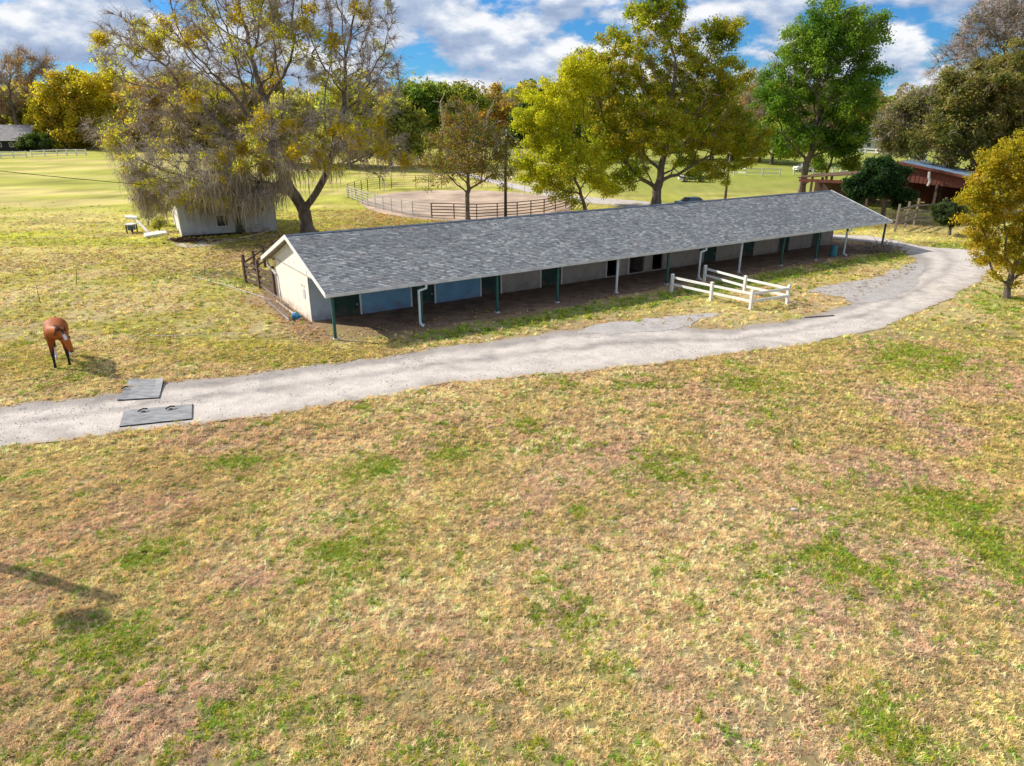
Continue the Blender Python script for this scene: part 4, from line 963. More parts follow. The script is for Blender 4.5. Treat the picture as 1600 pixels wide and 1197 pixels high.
tree('oak_tree', 'giant spreading oak with hanging moss behind the left end of the stable', 'tree', (482, 366),
     [(290, 110, 130, 85), (210, 60, 60, 40), (420, 50, 160, 80), (560, 110, 75, 110), (200, 215, 70, 38), (570, 235, 85, 40), (330, 262, 120, 48, -3), (470, 215, 110, 55, -5), (380, -70, 190, 60), (250, 290, 60, 40, -2), (330, 310, 90, 18, -4), (390, 300, 50, 22, -5), (245, 262, 60, 34, -5), (300, 290, 60, 30, -6), (560, 10, 60, 60), (150, 90, 25, 25), (160, 215, 40, 20), (635, 245, 30, 20)],
     .66, [(.60, .50, .03), (.36, .37, .035), (.54, .40, .04), (.30, .33, .04), (.42, .30, .08)], n_leaf=36000, rim=.62, leaf=.11, n_att=3000, step=.75, seed=4, fork=.12, leafy=.28, spread=.5, bark=M_bark, twigs=25000, twig_len=1.0, droop=-.5, moss=1300, clumps=[(390, 232, 14), (375, 262, 16), (470, 235, 14), (508, 212, 14), (560, 218, 13), (600, 232, 13), (628, 242, 13), (262, 30, 16), (372, 18, 18), (480, 18, 18), (560, 14, 18), (412, 272, 14), (530, 200, 12), (450, 192, 14), (240, 62, 14), (520, 60, 14), (160, 60, 12), (300, 60, 14), (430, 110, 14), (345, 235, 14), (495, 250, 13), (300, 150, 14), (400, 185, 14), (350, 290, 14), (590, 200, 12)], wob=.24, pcs=2.0)
tree('rusty_tree', 'small round tree with rust and olive leaves beside the riding pen', 'tree', (731, 343),
     [(730, 240, 68, 50), (722, 185, 42, 28), (685, 262, 40, 32), (778, 258, 38, 34), (735, 215, 60, 40)], .26, RUS, n_leaf=20000, leaf=.10, n_att=900, step=.55, seed=8, fork=.05, leafy=.8, spread=.55, twigs=2000, twig_len=.7, wob=.22)
tree('yellow_tree', 'yellow green tree with a thin trunk, left front of the large leafy tree', 'tree', (915, 331),
     [(862, 175, 52, 45), (880, 250, 62, 42), (835, 205, 32, 30), (905, 120, 38, 38), (930, 290, 30, 22), (850, 285, 30, 22), (812, 190, 22, 24), (825, 262, 26, 28), (895, 305, 28, 14)], .22, [(.38, .37, .02), (.46, .42, .025), (.27, .32, .02), (.48, .36, .03)], n_leaf=52000, leaf=.13, n_att=900, step=.7, seed=12, fork=.05, leafy=.95, spread=.62)
tree('leafy_tree', 'largest leafy olive and gold tree standing behind the middle of the stable', 'tree', (1025, 321),
     [(1010, 70, 70, 62), (935, 130, 62, 60), (1085, 130, 80, 75), (1020, 200, 110, 52), (1130, 215, 55, 58), (1120, 60, 45, 32), (960, 235, 55, 40), (1030, 5, 45, 35), (980, 275, 50, 25), (1080, 265, 45, 25), (960, 60, 22, 22), (1160, 35, 18, 14), (885, 120, 20, 22), (1170, 120, 24, 30), (945, 285, 34, 20), (1120, 270, 36, 20), (1180, 225, 28, 26)],
     .62, [(.12, .16, .014), (.22, .27, .018), (.33, .33, .022), (.36, .27, .035), (.15, .22, .016)], n_leaf=130000, leaf=.15, n_att=2800, step=.85, seed=21, fork=.12, leafy=.66, spread=.64, twigs=2500, pcs=3.2)
tree('maple_tree', 'bright green tall tree with wind swept crown behind the right half of the stable', 'tree', (1252, 302),
     [(1285, 70, 62, 58), (1240, 130, 58, 52), (1335, 60, 50, 50), (1355, 110, 30, 36), (1300, 160, 68, 50), (1250, 215, 52, 36), (1315, 215, 45, 30), (1222, 85, 26, 36), (1300, 15, 34, 18), (1375, 45, 16, 18), (1195, 180, 24, 40), (1350, 165, 24, 20)],
     .5, GRN, n_leaf=80000, leaf=.17, n_att=2300, step=.9, seed=33, fork=.05, leafy=.62, spread=.85, twigs=1500, pcs=3.5, wob=.22)
tree('young_tree', 'slim dark trunked green tree leaning just right of the tall bright green tree', 'tree', (1287, 300),
     [(1300, 232, 28, 26), (1325, 250, 22, 18), (1280, 255, 20, 16)], .22, [(.10, .17, .02), (.15, .20, .03), (.22, .24, .04)], n_leaf=9000, leaf=.16, n_att=260, step=.8, seed=35, fork=.1, leafy=.7, spread=.7, bark=M_bark)
tree('ochre_tree', 'ochre leaved tree at the right edge beside the bend of the drive', 'tree', (1572, 466),
     [(1572, 262, 48, 42), (1540, 318, 40, 42), (1602, 345, 58, 55), (1565, 395, 40, 36), (1640, 280, 55, 70), (1590, 235, 40, 26), (1525, 345, 22, 22), (1556, 440, 18, 14), (1690, 340, 60, 70), (1516, 300, 22, 22), (1530, 372, 22, 22), (1600, 420, 30, 26)],
     .20, [(.44, .29, .02), (.34, .27, .02), (.23, .22, .016), (.48, .32, .03)], n_leaf=80000, leaf=0.072, n_att=1500, step=.38, seed=41, fork=.02, leafy=.9, spread=.32, pcs=1.0, wob=.22)
tree('brown_oak', 'huge dark oak with brown green foliage above the red barn roof', 'tree', (1545, 322),
     [(1545, 150, 80, 50), (1595, 110, 55, 45), (1500, 205, 60, 40), (1570, 215, 60, 40), (1620, 170, 60, 80), (1480, 245, 40, 22), (1440, 225, 30, 20), (1548, 268, 40, 22), (1500, 238, 30, 16)], .55, BRN + [(.06, .075, .02)], n_leaf=80000, leaf=0.17, n_att=1700, step=.8, seed=52, fork=.1, leafy=.82, spread=.75, twigs=2500)
tree('bare_tree', 'tall bare grey tree rising over the brown oak at the upper right corner', 'tree', (1585, 300),
     [(1560, 40, 55, 45), (1500, 95, 40, 30), (1600, 20, 60, 50), (1530, 75, 50, 40), (1470, 110, 22, 18)], .4, OLV, n_leaf=5000, leaf=.14, n_att=1300, step=.85, seed=57, fork=.3, leafy=.3, spread=.7, bark=M_bark, twigs=9000, twig_len=1.5, wob=.25)
tree('weeping_oak', 'grey green drooping tree beyond the dark shrub and red barn', 'tree', (1425, 285),
     [(1440, 185, 50, 42), (1398, 200, 34, 30), (1470, 160, 30, 30), (1420, 225, 40, 22)], .45, [(.16, .15, .06), (.12, .13, .045), (.20, .17, .08), (.09, .11, .03)], n_leaf=30000, leaf=0.2, n_att=1000, step=.9, seed=61, fork=.1, leafy=.8, spread=.9, bark=M_bark, twigs=6000, twig_len=1.6)
tree('lime_tree', 'light lime green tree half hidden beyond the drooping oak', 'tree', (1392, 262), [(1388, 205, 22, 24), (1372, 190, 20, 14)], .3, [(.20, .27, .03), (.28, .30, .05), (.14, .2, .03)], n_leaf=11000, leaf=0.28, n_att=260, step=1.0, seed=64, leafy=.9, spread=1.0, Y=232)
tree('dark_shrub_tree', 'round dark evergreen tree at the far right end of the stable roof', 'tree', (1378, 345),
     [(1368, 285, 34, 26), (1404, 300, 26, 18), (1344, 302, 22, 16), (1382, 260, 20, 14), (1350, 272, 14, 12), (1412, 278, 12, 12), (1428, 312, 12, 10), (1332, 288, 10, 8)], .25, [(.014, .036, .012), (.022, .055, .016), (.035, .07, .022), (.012, .028, .01)], n_leaf=32000, leaf=0.135, n_att=700, step=.55, seed=66, leafy=.72, spread=.5, fork=.05)
tree('round_bush', 'clipped round bush on a short stem before the plank fence', 'bush', (1483, 368), [(1483, 334, 27, 20), (1478, 328, 22, 15)], .14, [(.05, .075, .03), (.08, .11, .045), (.035, .05, .02)], n_leaf=22000, leaf=0.07, n_att=400, step=.3, seed=68, leafy=1.0, spread=.25, fork=.0, pcs=.8)
# beyond the pasture on the left
tree('bare_pink_tree', 'tall bare tree with pinkish buds at the far left edge', 'tree', (38, 243), [(35, 115, 36, 38), (75, 140, 30, 28), (5, 150, 30, 36), (60, 100, 25, 22), (-30, 130, 40, 40)], .55, PNK, n_leaf=9000, leaf=.24, n_att=1000, step=1.5, seed=71, fork=.02, leafy=.5, spread=1.0, twigs=9000, twig_len=2.6, Y=215)
tree('gold_tree', 'golden yellow broad tree behind the far left pasture fence', 'tree', (118, 243), [(112, 160, 48, 48), (150, 140, 34, 34), (80, 195, 34, 28), (150, 195, 40, 28), (175, 120, 20, 18), (120, 215, 55, 22), (70, 185, 24, 30), (175, 215, 30, 20)], .5, [(.55, .38, .03), (.42, .34, .03), (.28, .25, .03), (.58, .34, .04)], n_leaf=40000, leaf=0.34, n_att=900, step=1.4, seed=73, fork=.05, leafy=.85, spread=1.4, Y=208, pcs=5)
tree('orange_tree', 'orange brown open crowned tree right of the golden tree', 'tree', (225, 246), [(222, 160, 42, 34), (258, 195, 48, 32), (275, 135, 34, 26), (205, 205, 30, 20)], .45, ORG, n_leaf=20000, leaf=0.3, n_att=900, step=1.3, seed=75, fork=.05, leafy=.62, spread=1.1, twigs=5000, twig_len=2, Y=200, pcs=4)
tree('olive_tree', 'olive tree with a bare grey top seen through the giant oak limbs', 'tree', (385, 252), [(380, 175, 60, 40), (330, 150, 36, 30), (430, 160, 34, 36), (300, 200, 40, 30)], .5, [(.17, .17, .04), (.24, .22, .05), (.30, .20, .06), (.12, .15, .03)], n_leaf=20000, leaf=0.33, n_att=800, step=1.4, seed=77, leafy=.7, spread=1.3, twigs=3000, twig_len=2, Y=200, pcs=4)
tree('green_oak', 'fresh green tree with a pale dead snag between the oak and the rusty tree', 'tree', (690, 262), [(690, 165, 48, 32), (655, 150, 30, 26), (735, 160, 26, 22), (660, 205, 50, 26), (610, 190, 34, 34)], .5, [(.09, .15, .025), (.15, .21, .03), (.25, .26, .05), (.07, .11, .02)], n_leaf=38000, leaf=0.31, n_att=800, step=1.3, seed=79, leafy=.9, spread=1.2, Y=158, pcs=4)
tree('tawny_tree', 'rounded tawny tree on the skyline left of the utility pole top', 'tree', (775, 250), [(772, 172, 34, 26), (795, 185, 22, 20), (750, 190, 24, 22)], .4, [(.38, .26, .07), (.30, .24, .06), (.42, .24, .07)], n_leaf=18000, leaf=0.34, n_att=500, step=1.4, seed=81, leafy=.9, spread=1.3, twigs=2000, twig_len=2, Y=185, pcs=4)
tree('hedge_tree', 'low dark green tree crowding the far left house', 'tree', (62, 242), [(60, 222, 26, 14), (35, 228, 18, 10), (85, 228, 14, 10)], .3, [(.05, .08, .02), (.09, .12, .03)], n_leaf=9000, leaf=.26, n_att=250, step=1.0, seed=231, leafy=.95, spread=.9, Y=200, pcs=4)
tree('dark_pine', 'dark evergreen tree on the skyline just left of the yellow tree', 'tree', (832, 250), [(832, 165, 16, 24), (820, 195, 22, 28), (840, 215, 20, 20)], .4, [(.03, .05, .02), (.05, .08, .03)], n_leaf=15000, leaf=0.3, n_att=400, step=1.3, seed=83, leafy=.95, spread=1.1, Y=170)
tree('bare_grey_tree', 'pale bare tree in the gap between the big leafy tree and the bright green tree', 'tree', (1185, 262), [(1185, 150, 20, 26), (1172, 185, 22, 20)], .35, PNK, n_leaf=2500, leaf=.22, n_att=400, step=1.2, seed=85, leafy=.4, spread=.9, twigs=3500, twig_len=2, Y=165)
tree('far_green_tree', 'middle sized green tree past the field behind the utility pole and leafy tree', 'tree', (1110, 268), [(1110, 205, 44, 28), (1160, 222, 30, 20), (1070, 225, 30, 16)], .4, [(.12, .16, .03), (.20, .20, .04), (.28, .22, .06)], n_leaf=22000, leaf=0.31, n_att=500, step=1.3, seed=87, leafy=.9, spread=1.2, Y=170, pcs=4)
tree('far_palm_green_tree', 'feathery tan green tree on the skyline right of the bright green tree', 'tree', (1362, 246), [(1362, 185, 20, 18), (1380, 176, 14, 12), (1350, 212, 20, 16)], .35, [(.30, .24, .09), (.22, .22, .06), (.16, .18, .05)], n_leaf=11000, leaf=0.32, n_att=300, step=1.3, seed=89, leafy=.85, spread=1.2, Y=240)
tree('pale_tan_tree', 'pale tan twiggy tree directly right of the orange brown one', 'tree', (305, 246), [(300, 178, 42, 34), (325, 215, 48, 24), (275, 225, 40, 18)], .4, [(.40, .32, .16), (.34, .29, .12), (.44, .34, .12)], n_leaf=19000, leaf=0.28, n_att=500, step=1.2, seed=201, leafy=.85, spread=1.2, twigs=6000, twig_len=2, Y=195, pcs=4)
tree('yellow_green_tree', 'yellow green tree between the golden and the orange tree', 'tree', (196, 246), [(192, 205, 34, 26), (205, 225, 34, 18)], .35, [(.34, .34, .04), (.42, .38, .05), (.24, .27, .04)], n_leaf=17000, leaf=0.28, n_att=350, step=1.2, seed=203, leafy=.9, spread=1.1, Y=203, pcs=4)
tree('straw_tree', 'straw coloured tree seen through the heart of the giant oak', 'tree', (455, 248), [(455, 185, 48, 36), (435, 222, 50, 20)], .4, [(.38, .33, .10), (.30, .30, .07), (.44, .36, .08)], n_leaf=20000, leaf=0.3, n_att=450, step=1.2, seed=205, leafy=.9, spread=1.2, twigs=2000, twig_len=2, Y=158, pcs=4)
tree('pale_green_tree', 'pale green tree seen through the right side of the giant oak', 'tree', (545, 250), [(548, 175, 46, 40), (540, 220, 50, 22)], .4, [(.30, .32, .07), (.22, .26, .05), (.38, .35, .07)], n_leaf=22000, leaf=0.3, n_att=450, step=1.2, seed=207, leafy=.9, spread=1.2, Y=152, pcs=4)
tree('soft_olive_tree', 'soft olive tree at the right tip of the giant oak limbs', 'tree', (610, 252), [(612, 188, 40, 36), (600, 225, 40, 20), (640, 215, 30, 24)], .4, [(.20, .22, .05), (.28, .28, .07), (.34, .27, .08)], n_leaf=22000, leaf=0.3, n_att=450, step=1.2, seed=209, leafy=.9, spread=1.2, Y=150, pcs=4)
tree('field_edge_tree', 'low olive tree at the field edge behind the yellow tree', 'tree', (905, 252), [(900, 205, 46, 30), (870, 220, 34, 18), (950, 215, 40, 24)], .4, [(.18, .22, .04), (.26, .28, .06)], n_leaf=20000, leaf=0.3, n_att=400, step=1.2, seed=211, leafy=.9, spread=1.2, Y=168, pcs=4)
tree('lime_field_tree', 'bright lime tree at the field edge between the leafy tree and the green one', 'tree', (1205, 256), [(1205, 215, 34, 26), (1235, 230, 34, 16)], .35, [(.26, .32, .05), (.36, .36, .07)], n_leaf=14000, leaf=0.3, n_att=300, step=1.2, seed=213, leafy=.9, spread=1.1, Y=160, pcs=4)
tree('right_field_tree', 'dull green tree at the field edge beyond the right white fence', 'tree', (1310, 250), [(1310, 212, 34, 24), (1340, 225, 26, 14)], .35, [(.20, .24, .06), (.28, .26, .09)], n_leaf=13000, leaf=0.3, n_att=300, step=1.2, seed=215, leafy=.9, spread=1.1, Y=235, pcs=4)
# bushes round the white house
for i, (px, py, bl, pal, lb) in enumerate([((232, 352), None, [(232, 335, 12, 12), (240, 322, 12, 10)], [(.12, .2, .03), (.25, .28, .03)], 'leafy green bush at the left wall of the white house'),
                                           ((222, 328), None, [(222, 312, 16, 14)], [(.14, .15, .05), (.2, .24, .04)], 'taller olive shrub at the rear left of the white house'),
                                           ((250, 362), None, [(249, 350, 9, 9), (242, 352, 6, 5)], [(.5, .42, .04), (.3, .32, .04), (.3, .12, .06)], 'yellow flowering bush at the front corner of the white house')]):
    tree('shrub', lb, 'shrub', px, bl, .07, pal, n_leaf=6000, leaf=.09, n_att=120, step=.3, seed=90 + i, leafy=1, spread=.3, fork=0)

# the far wood: one mass of crowns behind everything
def far_wood():
    r = np.random.default_rng(99); Ls = []; Os = []; Cs = []
    pals = [[(.15, .17, .03), (.22, .22, .04)], [(.32, .24, .07), (.26, .2, .06)], [(.09, .13, .03), (.13, .17, .035)], [(.36, .28, .05), (.28, .26, .04)], [(.24, .18, .10), (.2, .16, .08)], [(.17, .15, .06), (.12, .13, .05)]]
    for row, (Y, n) in enumerate(((225, 75), (262, 75), (320, 70), (420, 60))):
        for k in range(n):
            x = (k + r.uniform(-.4, .4)) / n * 2 - 1; X = x * Y * 1.25; yy = Y + r.uniform(-12, 12)
            hgt = r.uniform(13, 22) * (1 + .13 * row); rx = r.uniform(5, 10) * (1 + .18 * row); z0 = float(T(0, yy))
            pal = pals[r.integers(len(pals))]; m = 700 if abs(x) < .75 else 150
            nb = 7; sub = np.stack([r.normal(0, .42, nb) * rx, r.normal(0, .3, nb) * rx, z0 + hgt * r.uniform(.3, .85, nb)], 1); sr = rx * r.uniform(.35, .6, nb)
            b = r.integers(0, nb, m); d = r.normal(0, 1, (m, 3)); d /= np.linalg.norm(d, axis=1, keepdims=True)
            L = sub[b] + d * (sr[b] * r.uniform(.75, 1.1, m))[:, None] * [1, 1, .8] + [X, yy, 0]
            L[:, 2] = np.maximum(L[:, 2], z0 + .2)
            Ls.append(L); Os.append(d); Cs.append(palette_cols(pal, L, r, 4, seed=k))
    L = np.concatenate(Ls); O = np.concatenate(Os); V_, Q_ = leaf_arrays(L, .82, O * 1.0, r)
    return mesh_np('far_wood', V_, Q_, M_leaf, np.repeat(np.concatenate(Cs), 4, 0))
tag(link('far_wood', far_wood()), 'mixed green and tan woodland closing the horizon', 'woodland', kind='stuff')
def understory():
    r = np.random.default_rng(101); n = 20000
    X = r.uniform(-250, 250, n); Y = 214 + r.uniform(0, 8, n) + 6 * vnoise(X, X * 0, 14, 3); Z = T(0, Y) + r.uniform(0, 1, n) ** 1.3 * (2.5 + 7 * vnoise(X, Y * 0, 9, 7))
    L = np.stack([X, Y, Z], 1); V_, Q_ = leaf_arrays(L, .7, np.array([[0, -1, .3]]) * np.ones((n, 1)), r)
    return mesh_np('undergrowth', V_, Q_, M_leaf, np.repeat(palette_cols([(.05, .06, .02), (.10, .11, .03), (.14, .12, .05), (.2, .19, .04)], L, r, 6), 4, 0))
tag(link('undergrowth', understory()), 'dark tangled undergrowth along the foot of the far wood', 'undergrowth', kind='stuff')
# dead snags
for (x0, y0, pts, lb) in (((702, 200), None, [(688, 160), (676, 118 + 40)], 'pale dead snag leaning in the fresh green tree'), ((756, 205), None, [(762, 178), (770, 172)], 'short white dead limb against the tawny tree')):
    a = at(x0[0], x0[1] + 55, 140); a[2] = float(T(0, 140)); p = [tuple(np.zeros(3))] + [tuple(at(q_[0], q_[1], 140) - a) for q_ in pts]
    q = MB(); q.tube(p, .28, 6, .07); q.tube([p[1], (p[1][0] + 1.2, p[1][1], p[1][2] + 2.2)], .1, 5, .03); tag(q.build('dead_snag', M_deadwood, None, loc=tuple(a)), lb, 'dead tree')

# ------------------------------------------------------------------ utility poles and wires
def pole(base, top_y, r, m, label, extra=None):
    b = g(*base); d = ray(base[0], top_y); t = b[1] / d[1]; h = H + d[2] * t - b[2]
    root = empty('utility_pole', tuple(b)); tag(root, label, 'utility pole')
    q = MB(); q.tube([(0, 0, -.1), (.0, 0, h * .5), (.12, 0, h)], r, 10, r * .65); q.build('shaft', m, root, True)
    return root, b, h
pr_, pb, ph = pole((790, 341), 201, .19, M_pole, 'dark wooden utility pole standing behind the stable near the riding pen')
q = MB(); q.box((-.12, -.3, ph * .62), (.16, -.16, ph * .62 + .45)); q.build('meter_box', M_pipe, pr_)
for z in (.93, .98): q = MB(); q.ball((.12, -.16, ph * z), .08, (1, 1, 1.4), 1); q.build('insulator', M_white, pr_)
pr2, pb2, ph2 = pole((1133, 312), 232, .2, M_poleg, 'greyer utility pole under the right side of the large leafy tree')
q = MB(); q.box((-.9, -.06, ph2 - .8), (.9, .06, ph2 - .68)); q.build('crossarm', M_poleg, pr2)
def wire(a, b, sag, r, label, m=M_wire):
    a = np.array(a, float); b = np.array(b, float); n = 24
    P = [tuple((b - a) * k / n - np.array([0, 0, sag * 4 * (k / n) * (1 - k / n)])) for k in range(n + 1)]
    tag(MB().tube(P, r, 5).build('overhead_wire', m, None, loc=tuple(a)), label, 'wire')
A1 = at(-260, 236, 52); B1 = at(400, 300, 71)
wire(A1, B1, .35, .028, 'dark wire crossing the pasture from the left edge to the giant oak')
wire(pb + [.12, -.16, ph * .97], at(925, 318, 92), .1, .03, 'pale guy wire slanting down right from the dark utility pole', M_conc)
wire(at(430, 357, 66), at(375, 371, 60), .1, .02, 'thin pale cord from the house wall towards the oak', M_conc)
# street lamp outside the left edge whose shadow falls on the foreground turf
SD = np.array([math.cos(SUN_AZ), math.sin(SUN_AZ), 0]) / math.tan(SUN_EL)
tip = g(182, 938); lb_ = tip - SD * 6.2; lp = empty('lamp_post', (lb_[0], lb_[1], 0)); tag(lp, 'grey lamp post left of the frame throwing its shadow on the near turf', 'lamp post')
hb = g(132, 970); hp = hb - SD * 5.4 - lb_
q = MB(); q.tube([(0, 0, 0), (0, 0, 6.2)], .19, 10, .16); q.build('shaft', M_poleg, lp, True)
q = MB(); q.ball((hp[0], hp[1], 5.4), .62, (1, .62, .3), 2); q.build('lamp_head', M_pipe, lp, True)
q = MB(); q.tube([(0, 0, 5.9), (hp[0] * .6, hp[1] * .6, 5.8), (hp[0], hp[1], 5.5)], .025, 6); q.build('arm', M_poleg, lp, True)

# ------------------------------------------------------------------ small things in the yard
for (bx, by, ty, dx, lb) in ((63, 474, 445, -7, 'leaning thin fence stake nearest the horse'), (119, 445, 420, 1, 'thin fence stake farther back in the left pasture'), (320, 431, 416, 0, 'short thin stake beside the twig pile left of the stable')):
    b = g(bx, by); d = ray(bx + dx, ty); t = b[1] / d[1]; h = H + d[2] * t
    tag(MB().tube([(0, 0, -.05), (d[0] * t - b[0], 0, h)], .022, 6, .015).build('fence_stake', M_rust, None, loc=tuple(b)), lb, 'stake')
b = g(70, 409); q = MB(); q.ball((0, 0, .07), .14, (1.3, 1, .6), 2); tag(q.build('dark_stump', M_rust, None, loc=tuple(b)), 'tiny dark stump in the left pasture', 'stump')
q = MB()
for k in range(46):
    a = rnd.uniform(0, 6.28); l = rnd.uniform(.4, 1.6); c = (rnd.gauss(0, .8), rnd.gauss(0, .45), rnd.uniform(.03, .3)); q.tube([c, (c[0] + math.cos(a) * l * .5, c[1] + math.sin(a) * l * .5, c[2] + rnd.uniform(-.05, .2)), (c[0] + math.cos(a) * l, c[1] + math.sin(a) * l, max(.02, c[2] + rnd.uniform(-.1, .25)))], .016, 4, .005)
b = g(342, 433); tag(q.build('twig_pile', M_barkpale, None, loc=tuple(b)), 'heap of fallen twigs in the grass left of the board fence', None, kind='stuff')
q = MB()
for k in range(150):
    a = rnd.uniform(0, 6.28); l = rnd.uniform(.4, 1.5); c = (rnd.gauss(0, 1.0), rnd.gauss(0, .6), rnd.uniform(.03, .5)); q.tube([c, (c[0] + math.cos(a) * l * .5, c[1] + math.sin(a) * l * .5, c[2] + rnd.uniform(0, .4)), (c[0] + math.cos(a) * l, c[1] + math.sin(a) * l, max(.02, c[2] + rnd.uniform(-.1, .8)))], .03, 4, .008)
b = g(1380, 395); tag(q.build('brush_pile', M_barkpale, None, loc=tuple(b)), 'pile of cut brush at the far right corner of the stable', None, kind='stuff')
a = g(1256, 497); c = g(1303, 494); tag(MB().box((-np.linalg.norm(c - a) / 2, -.05, 0), (np.linalg.norm(c - a) / 2, .05, .06), .01).build('wooden_stick', M_boardpale, None, loc=tuple((a + c) / 2 + [0, 0, .02]), rot=(0, 0, math.atan2(c[1] - a[1], c[0] - a[0]))), 'flat wooden stick lying on the drive below the white rail fence', 'stick')
q = MB(); q.ball((0, 0, .05), .12, (.7, .5, .3), 2); tag(q.build('white_stone', M_conc, None, loc=tuple(g(1240, 798))), 'small pale stone lying in the pinkish bare turf on the right', 'stone')
q = MB(); q.tube([(0, 0, .25), (1.4, .1, .22), (3.1, .2, .25), (5.6, .4, .27)], .012, 5); a = g(232, 532)
tag(q.build('white_tape', M_white, None, loc=tuple(a), rot=(0, 0, .05)), 'thin white tape strung low over the grass right of the horse', 'tape')
a = g(300, 432); c = g(425, 470)
tag(MB().tube([(0, 0, .04), tuple((c - a) * .5 + [0.2, 0, .05]), tuple(c - a + [0, 0, .05])], .03, 6).build('white_pipe', M_conc, None, loc=tuple(a)), 'long thin pale pipe on the ground leading to the stable corner', 'pipe')

# ------------------------------------------------------------------ white house behind the moss
ha = g(285, 371); hbp = g(434, 361); hu = (hbp - ha); hw = np.linalg.norm(hu[:2]); hro = math.atan2(hu[1], hu[0])
hs = empty('white_house', tuple(ha), hro); tag(hs, 'pale grey-white outbuilding with shallow gable half hidden by hanging moss', 'house')
hw = float(hw); hd2 = 12.0; he2 = 3.5; hr2 = 5.6
MB().box((0, 0, 0), (hw, .2, he2)).build('front_wall', M_housewall, hs); MB().box((0, hd2 - .2, 0), (hw, hd2, he2)).build('back_wall', M_housewall, hs)
MB().box((0, .201, 0), (.2, hd2 - .201, he2)).build('side_wall', M_white, hs); MB().box((hw - .2, .201, 0), (hw, hd2 - .201, he2)).build('side_wall', M_housewall, hs)
for yy in (.02, hd2 - .2): MB().prism([(.02, yy, he2 + .002), (hw - .02, yy, he2 + .002), (hw / 2, yy, hr2 - .05)], (0, .16, 0)).build('gable_wall', M_housewall, hs)
for s in (0, 1):
    xe = -.5 if s == 0 else hw + .5; ze = he2 - .5 * (hr2 - he2) / (hw / 2)
    MB().prism([(xe, -.45, ze), (hw / 2, -.45, hr2), (hw / 2, -.45, hr2 + .12), (xe, -.45, ze + .12)], (0, hd2 + .9, 0)).build('roof', M_greyroof, hs)
    MB().prism([(xe, -.50, ze - .1), (hw / 2, -.50, hr2 - .1), (hw / 2, -.50, hr2 + .13), (xe, -.50, ze + .13)], (0, .045, 0)).build('fascia', M_white, hs)
w = MB().box((hw * .36, -.05, .8), (hw * .36 + 1.2, -.003, 2.0), .01).build('window', M_white, hs); MB().box((hw * .36 + .08, -.06, .88), (hw * .36 + 1.12, -.052, 1.92)).build('pane', M_glass, w)
w = MB().box((hw * .55, -.04, 0.02), (hw * .55 + .95, -.003, 2.05), .01).build('door', M_green, hs); MB().ball((hw * .55 + .8, -.06, 1.0), .04, sub=1).build('handle', M_pipe, w)
MB().box((hw * .72, -.45, .1), (hw * .72 + .9, -.02, .85), .03).build('air_conditioner', M_pipe, hs)
MB().ball((hw * .86, -.03, 2.3), .14, (1, .4, 1), 1).build('vent', M_dark, hs)
MB().box((-.02, -.45, 0.0), (hw * .6, -.02, .16)).build('plinth', M_dark, hs)
sheet('patio', np.array([g(*q)[:2] for q in [(262, 371), (300, 374), (390, 371), (425, 366), (440, 368), (395, 375), (350, 380), (330, 384), (290, 388), (268, 381)]]), .02, M_conc, 'pinkish paved strip before the white house')
def slab(px, h, m, name, label, cat):
    P = [g(*q) for q in px]; c = sum(P) / len(P); q = MB(); q.prism([(p[0] - c[0], p[1] - c[1], 0) for p in P], (0, 0, h)); return tag(q.build(name, m, None, loc=tuple(c)), label, cat)
slab([(225, 368), (258, 363), (262, 367), (228, 373)], .25, M_white, 'white_kerb', 'white painted kerb block at the front of the flower bed by the white house', 'kerb')
slab([(196, 340), (215, 341), (214, 344), (196, 343)], .3, M_white, 'white_kerb', 'white painted kerb block at the rear of the flower bed by the white house', 'kerb')
slab([(212, 345), (215, 345), (234, 364), (230, 365)], .15, M_conc, 'bed_edging', 'slanting pale edging board along the flower bed by the white house', 'edging')
q = MB()
for k in range(90): c = (rnd.gauss(0, 1.0), rnd.gauss(0, .35), rnd.uniform(.05, .35)); q.box((c[0] - .15, c[1] - .08, c[2] - .05), (c[0] + .15, c[1] + .08, c[2] + .05), M=Matrix.Rotation(rnd.uniform(-.4, .4), 4, 'Z'))
tag(q.build('bark_heap', M_brick, None, loc=tuple(g(292, 378))), 'low heap of dark red bark chunks before the white house', None, kind='stuff')
b = g(207, 364); be = empty('white_box_stand', tuple(b)); tag(be, 'small white topped stand on dark legs left of the white house', 'stand')
MB().box((-.5, -.6, .85), (.45, .6, .95), .02).build('top', M_white, be)
for sx in (-.3, .3):
    for sy in (-.45, .45): MB().box((sx - .05, sy - .05, 0), (sx + .05, sy + .05, .85)).build('leg', M_pole, be)
MB().box((-.22, -.38, .3), (.22, .38, .84), .01).build('tank', M_carblue, be)

# ------------------------------------------------------------------ red barn on the right
_y = math.radians(-36); _r = at(1408, 254, 92); rb0 = _r - np.array([math.cos(_y) * -.6 * 1.25 - math.sin(_y) * -.5, math.sin(_y) * -.6 * 1.25 + math.cos(_y) * -.5, 5.9]); rbn = empty('red_barn', tuple(rb0), _y); rbn.scale = (1.25, 1, 1); tag(rbn, 'open red brown barn with weathered blue grey metal roof behind the plank fence', 'barn')
bl, bd = 9.5, 12.0; e0, e1, rx_ = 3.3, 5.9, 0.0
